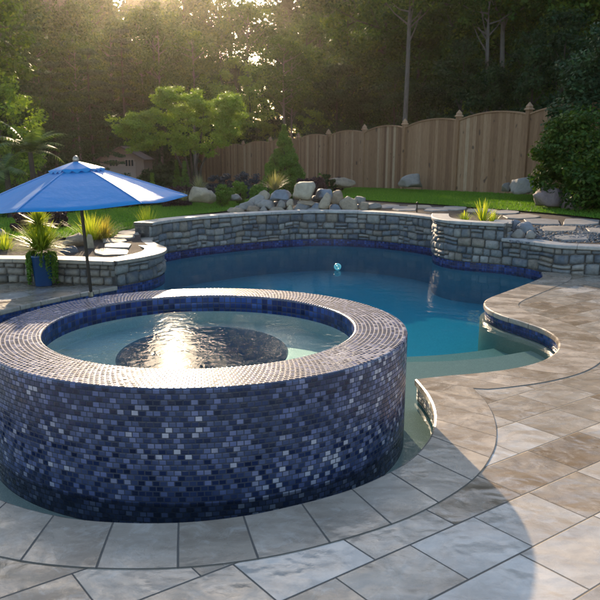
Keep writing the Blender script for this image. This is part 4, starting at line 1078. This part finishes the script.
def place(proto, x, y, z, rz, s, label, cat, group, sz=None):
    if proto.name not in used: used.add(proto.name); r = proto
    else:
        r = proto.copy(); col.objects.link(r)
        for ch in [c for c in bpy.data.objects if c.parent == proto]:
            c = ch.copy(); col.objects.link(c); c.parent = r
    r.location = (x, y, z); r.rotation_euler = (0, 0, rz); r.scale = (s, s, sz or s)
    tag(r, label, cat, group); return r
# the small layered garden tree
def garden_tree():
    Dt = 21.0; a = PD(193, 191, Dt); gz = min(a[2], terr(a[0], Dt)); top = PD(193, 90, Dt)[2]; H = top - gz
    root = empty('garden_tree', (a[0], Dt, gz), 'light green many-stemmed garden tree with layered crown beside the shed', 'tree')
    rs = random.Random(31); px = Dt / F; cs = []
    lob = [(126, 131, 16, 9), (140, 126, 18, 10), (158, 120, 20, 13), (172, 108, 17, 12), (163, 98, 8, 8), (186, 118, 22, 15), (205, 106, 18, 13), (222, 103, 14, 10), (232, 112, 10, 8), (213, 122, 20, 14), (195, 135, 22, 13), (170, 137, 22, 11),
           (150, 138, 16, 8), (220, 136, 14, 9), (140, 146, 12, 6), (180, 147, 18, 8), (206, 147, 14, 7), (234, 103, 7, 6), (166, 92, 5, 5), (192, 101, 13, 8), (228, 124, 10, 8), (135, 118, 12, 7)]
    for x, y, wx, hy in lob:
        c = PD(x, y, Dt)
        for _ in range(17):
            d = Vector((rs.gauss(0, .5), rs.gauss(0, .5), rs.gauss(0, .45)))
            cs.append((c[0] - a[0] + d.x * wx * px, d.y * .55, c[2] - gz + d.z * hy * px, rs.uniform(.13, .24)))
    b = MB(); leaf_cloud(b, cs, 120, .034, 5, flat=.55, bias=.55, up=.9); b.build('crown', M['leaf_lime'], root)
    b = MB()
    for tx, ty, bx in ((160, 118, -.06), (178, 122, -.03), (186, 108, 0), (204, 112, .03), (222, 112, .06), (200, 130, .02)):
        c = PD(tx, ty, Dt); e = Vector((c[0] - a[0], rs.uniform(-.3, .3), c[2] - gz)); s0 = Vector((bx * 1.6, rs.uniform(-.06, .06), -.1))
        m1 = s0.lerp(e, .4) + Vector((-e.x * .18, 0, .05)); tube(b, [tuple(s0), tuple(m1), tuple(s0.lerp(e, .75)), tuple(e)], [.05, .035, .022, .008], 7)
    b.build('trunk', M['bark'], root)
garden_tree()
# frond plant at the left
def frond_plant(px, py, D, label, n, L, seed):
    g_ = PD(px, py, D); gz = terr(g_[0], D); root = empty('frond_plant', (g_[0], D, gz - .05), label, 'plant'); rs = random.Random(seed)
    hc = g_[2] - gz; b = MB(); tube(b, [(0, 0, 0), (.03, 0, hc * .6), (0, 0, hc)], [.09, .07, .06], 8); b.build('trunk', M['bark'], root)
    for i in range(n):
        b = MB(); az = 2 * PI * i / n + rs.uniform(-.3, .3); el = rs.uniform(.15, 1.25); d = Vector((math.cos(az) * math.cos(el), math.sin(az) * math.cos(el), math.sin(el)))
        p = Vector((0, 0, hc)); ll = L * rs.uniform(.75, 1.1); k = 16; sd = Vector((-math.sin(az), math.cos(az), 0)); pr = p.copy()
        for j in range(k):
            q = pr + d * ll / k
            wl = .26 * math.sin(PI * min(1, (j + 1.5) / (k + 1))) ** .8
            for sg in (-1, 1):
                tip = pr + sd * sg * wl + d * .10 - Vector((0, 0, wl * .35)); b.add([tuple(pr), tuple(q), tuple(tip)], [(0, 1, 2)], rs.random())
            pr = q; d = (d + Vector((0, 0, -.085))).normalized()
        b.build('frond', M['frond'], root)
frond_plant(30, 150, 18.0, 'plant with long arching fronds rising above the umbrella at left', 17, 1.1, 3)
frond_plant(6, 168, 16.4, 'lower arching frond plant beside the broad dark cone shrub', 11, .7, 8)

PB = [tree_proto('broadleaf_tree', 11, 2.6, 2.9, 95, 120, .10, 51, 'leaf', .17), tree_proto('broadleaf_tree', 9.5, 1.6, 2.6, 90, 120, .095, 52, 'leaf', .14), tree_proto('broadleaf_tree', 12, 4.5, 3.2, 80, 120, .11, 53, 'leaf', .20)]
PDk = [tree_proto('understory_tree', 5.2, .5, 2.1, 75, 120, .075, 54, 'leaf_dark', .09), tree_proto('understory_tree', 6.5, .9, 2.0, 80, 120, .08, 55, 'leaf_dark', .10)]
PC = [tree_proto('hemlock_tree', 11, .8, 2.7, 230, 60, .075, 56, 'needle', .16, shape='tier'), tree_proto('hemlock_tree', 9, .6, 2.4, 200, 60, .07, 57, 'needle', .13, shape='tier')]
PH = [tree_proto('tall_tree', 14, 8.0, 2.8, 44, 110, .11, 58, 'leaf', .19, 'bark_pale', shape='high'), tree_proto('tall_tree', 13, 7.0, 2.4, 40, 110, .10, 59, 'leaf', .13, 'bark_pale', shape='high')]
PY = [tree_proto('sapling', 4.2, 1.0, 1.3, 46, 110, .06, 60, 'leaf_lime', .05)]
PHT = {}
for ps, hs in ((PB, (11.4, 10, 12.4)), (PDk, (5.6, 6.9)), (PC, (11.2, 9.2)), (PH, (14.4, 13.4)), (PY, (4.5,))):
    for p_, h_ in zip(ps, hs): PHT[p_.name] = h_
rs = random.Random(99); TREES = []
def tr(protos, px, D, s, what, cat='tree', group='trees of the wood behind the garden', sz=None):
    x = (px - CX) / F * D; k = rs.randrange(len(protos))
    if 40 < px < 335:                       # the low sun comes in over these crowns
        s = min(s, .280 * (D - 9) / PHT[protos[k].name]) ;
    gz = plane(x, min(D, 45)) - .15
    TREES.append((protos[k], x, D, gz, rs.uniform(0, 6.28), s * rs.uniform(.93, 1.07), what, cat, group, px, sz))
# (image column, distance, scale): nearest first
for px, D, s in ((-30, 21, .8), (-75, 19, .9), (5, 24, .55)): tr(PB, px, D, s, 'leafy bright tree')
for px, D, s in ((20, 27, .9), (62, 29, .95), (98, 31, .85), (130, 40, .95), (-60, 26, 1), (45, 36, 1.05), (80, 38, 1.0)): tr(PC, px, D, s, 'dark layered evergreen')
for px, D, s in ((160, 40, .75), (230, 46, .55), (255, 44, .5), (300, 40, .7), (335, 36, .8), (360, 38, .9), (318, 47, .9), (390, 33, .8), (425, 33, .85), (455, 30, .8), (485, 28, .8), (520, 27, .85), (548, 25, .9), (590, 23, .9), (640, 22, 1), (700, 21, 1), (112, 42, .8), (205, 45, .6), (180, 46, .7), (70, 44, .9), (100, 50, 1.2), (140, 52, 1.2), (20, 46, 1), (-20, 44, 1), (170, 55, 1.2), (190, 58, 1.0), (215, 57, .75), (240, 60, .75), (265, 58, .8), (285, 50, 1.0), (275, 52, .7)): tr(PDk, px, D, s, 'dark low understory tree')
for px, D, s in ((345, 41, 1), (378, 40, 1.05), (412, 38, 1.0), (445, 37, 1.1), (478, 35, 1.0), (512, 34, 1.05), (550, 31, 1.0), (590, 29, 1.05), (635, 28, 1.05), (690, 27, 1), (305, 50, .95), (-90, 33, 1), (60, 47, 1.1), (90, 49, 1.1), (130, 50, 1.1), (160, 49, 1.1), (180, 52, 1.1), (-20, 45, 1.1), (20, 42, 1.05), (400, 52, 1.2), (460, 50, 1.2), (520, 48, 1.25), (340, 56, 1.1), (580, 46, 1.2)): tr(PB, px, D, s, 'broad green tree')
for px, D, s in ((430, 42, 1), (500, 40, 1.05), (560, 38, 1.1), (370, 46, 1.0)): tr(PC, px, D, s, 'dark layered evergreen')
for px, D, s in ((50, 33, .9), (85, 36, .85), (165, 40, .85), (197.5, 38, .83), (284, 34, .93), (291, 37, .85), (401, 31, 1), (477, 30, .95), (490, 31, .9), (120, 44, .9), (148, 46, .9), (10, 38, 1), (250, 52, .85), (224, 54, .8)): tr(PH, px, D, s, 'tall bare-trunked tree')
for px, D, s in ((310, 39, .9), (328, 43, 1.1), (448, 34, .9), (8, 20, .9), (270, 48, .8), (212, 50, 1.6), (226, 47, 1.5), (240, 50, 1.9), (252, 46, 1.4), (262, 52, 1.8)): tr(PY, px, D, s, 'slim light green sapling')
# further back, kept low where the sky shows between crowns
for i in range(58):
    px = -150 + i * 16 + rs.uniform(-6, 6); D = rs.uniform(62, 84); s = rs.uniform(1.2, 1.45)
    if 205 < px < 262: s = rs.uniform(.40, .55) if i % 2 else 1.6
    elif 90 < px <= 300: s, D = rs.uniform(1.5, 1.7), rs.uniform(70, 84)
    tr(PB + PC, px, D, s, 'distant tree')
POS = ['at the far left', 'left of the shed', 'behind the shed', 'behind the garden tree', 'above the cone shrub', 'behind the fence centre', 'behind the fence above the grey boulder', 'behind the fence at right', 'behind the right edge shrubs']
def zone(px): return 0 if px < 30 else 1 if px < 95 else 2 if px < 145 else 3 if px < 240 else 4 if px < 310 else 5 if px < 385 else 6 if px < 440 else 7 if px < 530 else 8
from collections import defaultdict
cnt = defaultdict(list)
for i, T in enumerate(TREES): cnt[(T[6], zone(T[9]))].append(i)
ORD = ['nearest', 'second nearest', 'third nearest', 'fourth nearest', 'fifth nearest', 'sixth nearest', 'seventh nearest', 'eighth nearest', 'ninth nearest', 'tenth nearest', 'eleventh nearest', 'twelfth nearest']
for (w, zn), ids in cnt.items():
    ids.sort(key=lambda i: TREES[i][2])
    for r_, i in enumerate(ids):
        T = TREES[i]; lb = f'{w} {POS[zn]}' if len(ids) == 1 else f'{w} {POS[zn]}, {ORD[min(r_, 11)]} there'
        place(T[0], T[1], T[2], T[3], T[4], T[5], lb, T[7], T[8], T[10])

# the wood goes on behind the trees one can tell apart
rs = random.Random(8); b = MB(); lobes = []
def skyline(px):
    # top of the far wood, in degrees; raised to screen sky, dipped for sun
    k = [(-900, 27), (60, 27), (128, 24), (142, 12.6), (150, 12.2), (190, 12.2), (200, 12.8), (212, 24), (300, 26), (360, 27), (1500, 27)]
    for (a, c), (d, e) in zip(k, k[1:]):
        if px <= d: return c + (e - c) * (px - a) / (d - a) + (.4 if 136 < px < 204 else 1.3) * noise.noise(Vector((px * .03, 3, 0)))
    return 24
for i in range(1500):
    az = rs.uniform(-46, 46); px = CX + F * math.tan(R_(az)); D = rs.uniform(150, 185); el = skyline(px)
    top = D * math.tan(R_(el)) + 1.6; z = top * rs.random() ** .6 - 2
    e_ = math.degrees(math.atan((z - 1.6) / D))
    if 203 < px < 276 and 1.5 < e_ < 8.5 and rs.random() < .6: continue      # gap where the bright sky shows through
    lobes.append((math.tan(R_(az)) * D, D, z, rs.uniform(3, 6.5) if not 125 < px < 214 else rs.uniform(2.6, 3.4)))
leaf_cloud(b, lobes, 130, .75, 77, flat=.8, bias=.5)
tag(b.build('distant_wood', M['leaf_far']), 'continuous mass of dark foliage closing the wood far behind the trees, raised to screen the sky', 'woodland', kind='stuff')
b = MB(); V = []; azs = np.linspace(-62, 62, 125)  # added hill, keeps low bright sky from reflecting in the water
for a_ in azs:
    px = CX + F * math.tan(R_(a_)); h_ = 190 * math.tan(R_(max(.5, min(skyline(px) - 8, 1 if 185 < px < 295 else 30)))) * .9
    for D, u in ((110, -.02), (150, .25), (190, .8), (230, 1.0), (330, .9)): V.append((math.tan(R_(a_)) * D, D, h_ * u))
b.add(V, [(i * 5 + j, (i + 1) * 5 + j, (i + 1) * 5 + j + 1, i * 5 + j + 1) for i in range(124) for j in range(4)])
tag(b.build('sky_screen_hill', M['soil'], smooth=True), kind='structure')
# damp evening air: one even body of haze round the whole place
t = mat('haze_air'); pv = t.N('ShaderNodeVolumePrincipled'); pv.inputs['Color'].default_value = (1.0, .91, .80, 1); pv.inputs['Density'].default_value = HAZE; pv.inputs['Anisotropy'].default_value = .82
t.L(pv.outputs[0], t.out.inputs['Volume'])
b = MB(); box(b, (0, 140, 62), (1500, 440, 130)); tag(b.build('haze', t.m), kind='stuff')

# ------------------------------------------------------------------ small things
g_ = PD(416.8, 213, 14.0); b = MB(); lt = empty('path_light', (g_[0], 14.0, terr(g_[0], 14.0)), 'short dark path light standing among the flagstones behind the far wall', 'light')
tube(b, [(0, 0, -.02), (0, 0, .15)], .012, 8); b.build('stake', M['dark_metal'], lt)
b = MB(); lathe(b, [(.014, .145), (.02, .15), (.022, .185), (.004, .20)], n=14); b.build('cap', M['dark_metal'], lt)
fx, fy = P(337.5, 270, WZ); fl = empty('pool_float', (fx, fy, WZ + .05), 'small round pale turquoise float drifting in the middle of the pool', 'float')
b = MB()
for rx_ in (0,):
    n1, n2 = 28, 10; V = []
    for i in range(n1):
        th = 2 * PI * i / n1
        for j in range(n2):
            ph_ = 2 * PI * j / n2; q = .042 + .016 * math.cos(ph_); V.append((q * math.cos(th), .016 * math.sin(ph_) * 1.2, q * math.sin(th) * .95))
    b.add(V, [(i * n2 + j, ((i + 1) % n1) * n2 + j, ((i + 1) % n1) * n2 + (j + 1) % n2, i * n2 + (j + 1) % n2) for i in range(n1) for j in range(n2)], .5)
b.build('ring', M['float'], fl, smooth=True)
b = MB(); lathe(b, [(.004, -.022), (.02, -.015), (.026, 0), (.02, .015), (.004, .022)], n=14); b.build('bulb', M['float'], fl, smooth=True)

# gravel beside the right path
b = MB(); rs = random.Random(77)
for i in range(1100):
    px = rs.uniform(510, 600); py = rs.uniform(226, 243); g2 = G(px, py); s_ = rs.uniform(.012, .032)
    bm = bmesh.new(); bmesh.ops.create_icosphere(bm, subdivisions=1, radius=1)
    V = [(g2[0] + q.co.x * s_, g2[1] + q.co.y * s_ * .9, g2[2] + q.co.z * s_ * .6 + .005) for q in bm.verts]; f = [tuple(x.index for x in p.verts) for p in bm.faces]; bm.free(); b.add(V, f, rs.random())
tag(b.build('gravel', M['rock_dark'], smooth=True), 'dark gravel scattered round the flagstones at right', 'gravel', kind='stuff')

# ------------------------------------------------------------------ light, sky, camera
SAZ, SEL = R_(-9), R_(16.5)
w = bpy.data.worlds.new('World'); sc.world = w; w.use_nodes = True; nt = w.node_tree
sky = nt.nodes.new('ShaderNodeTexSky'); sky.sky_type = 'NISHITA'; sky.sun_disc = False; sky.sun_elevation = SEL; sky.sun_rotation = SAZ; sky.dust_density = 1.4; sky.air_density = 1.0
bg = nt.nodes['Background']; bg.inputs[1].default_value = .15; nt.links.new(sky.outputs[0], bg.inputs[0])
sl = bpy.data.lights.new('sun', 'SUN'); sl.energy = 4.5; sl.angle = R_(.5); sl.color = (1.0, .76, .50)
so = bpy.data.objects.new('sun', sl); col.objects.link(so)
d = Vector((math.sin(SAZ) * math.cos(SEL), math.cos(SAZ) * math.cos(SEL), math.sin(SEL)))
so.rotation_euler = d.to_track_quat('Z', 'Y').to_euler(); so.location = (0, 0, 30)

cam = bpy.data.cameras.new('camera'); co = bpy.data.objects.new('camera', cam); col.objects.link(co); sc.camera = co
co.location = (0, 0, CH); co.rotation_euler = (PI / 2 - PITCH, 0, 0)
cam.sensor_fit = 'HORIZONTAL'; cam.sensor_width = 36; cam.lens = 36 * F / 600
cam.shift_x = (300 - CX) / 600; cam.shift_y = -(300 - CY) / 600
cam.clip_end = 1000; cam.clip_start = .05
cam.dof.use_dof = True; cam.dof.focus_distance = 5.0; cam.dof.aperture_fstop = 6.0
sc.view_settings.view_transform = 'Standard'; sc.view_settings.look = 'None'; sc.view_settings.gamma = 1; sc.view_settings.exposure = 1.4
sc.render.engine = 'CYCLES'
cy = sc.cycles; cy.use_denoising = True; cy.max_bounces = 8; cy.transparent_max_bounces = 16; cy.volume_bounces = 0; cy.caustics_reflective = False; cy.caustics_refractive = False; cy.sample_clamp_indirect = 6
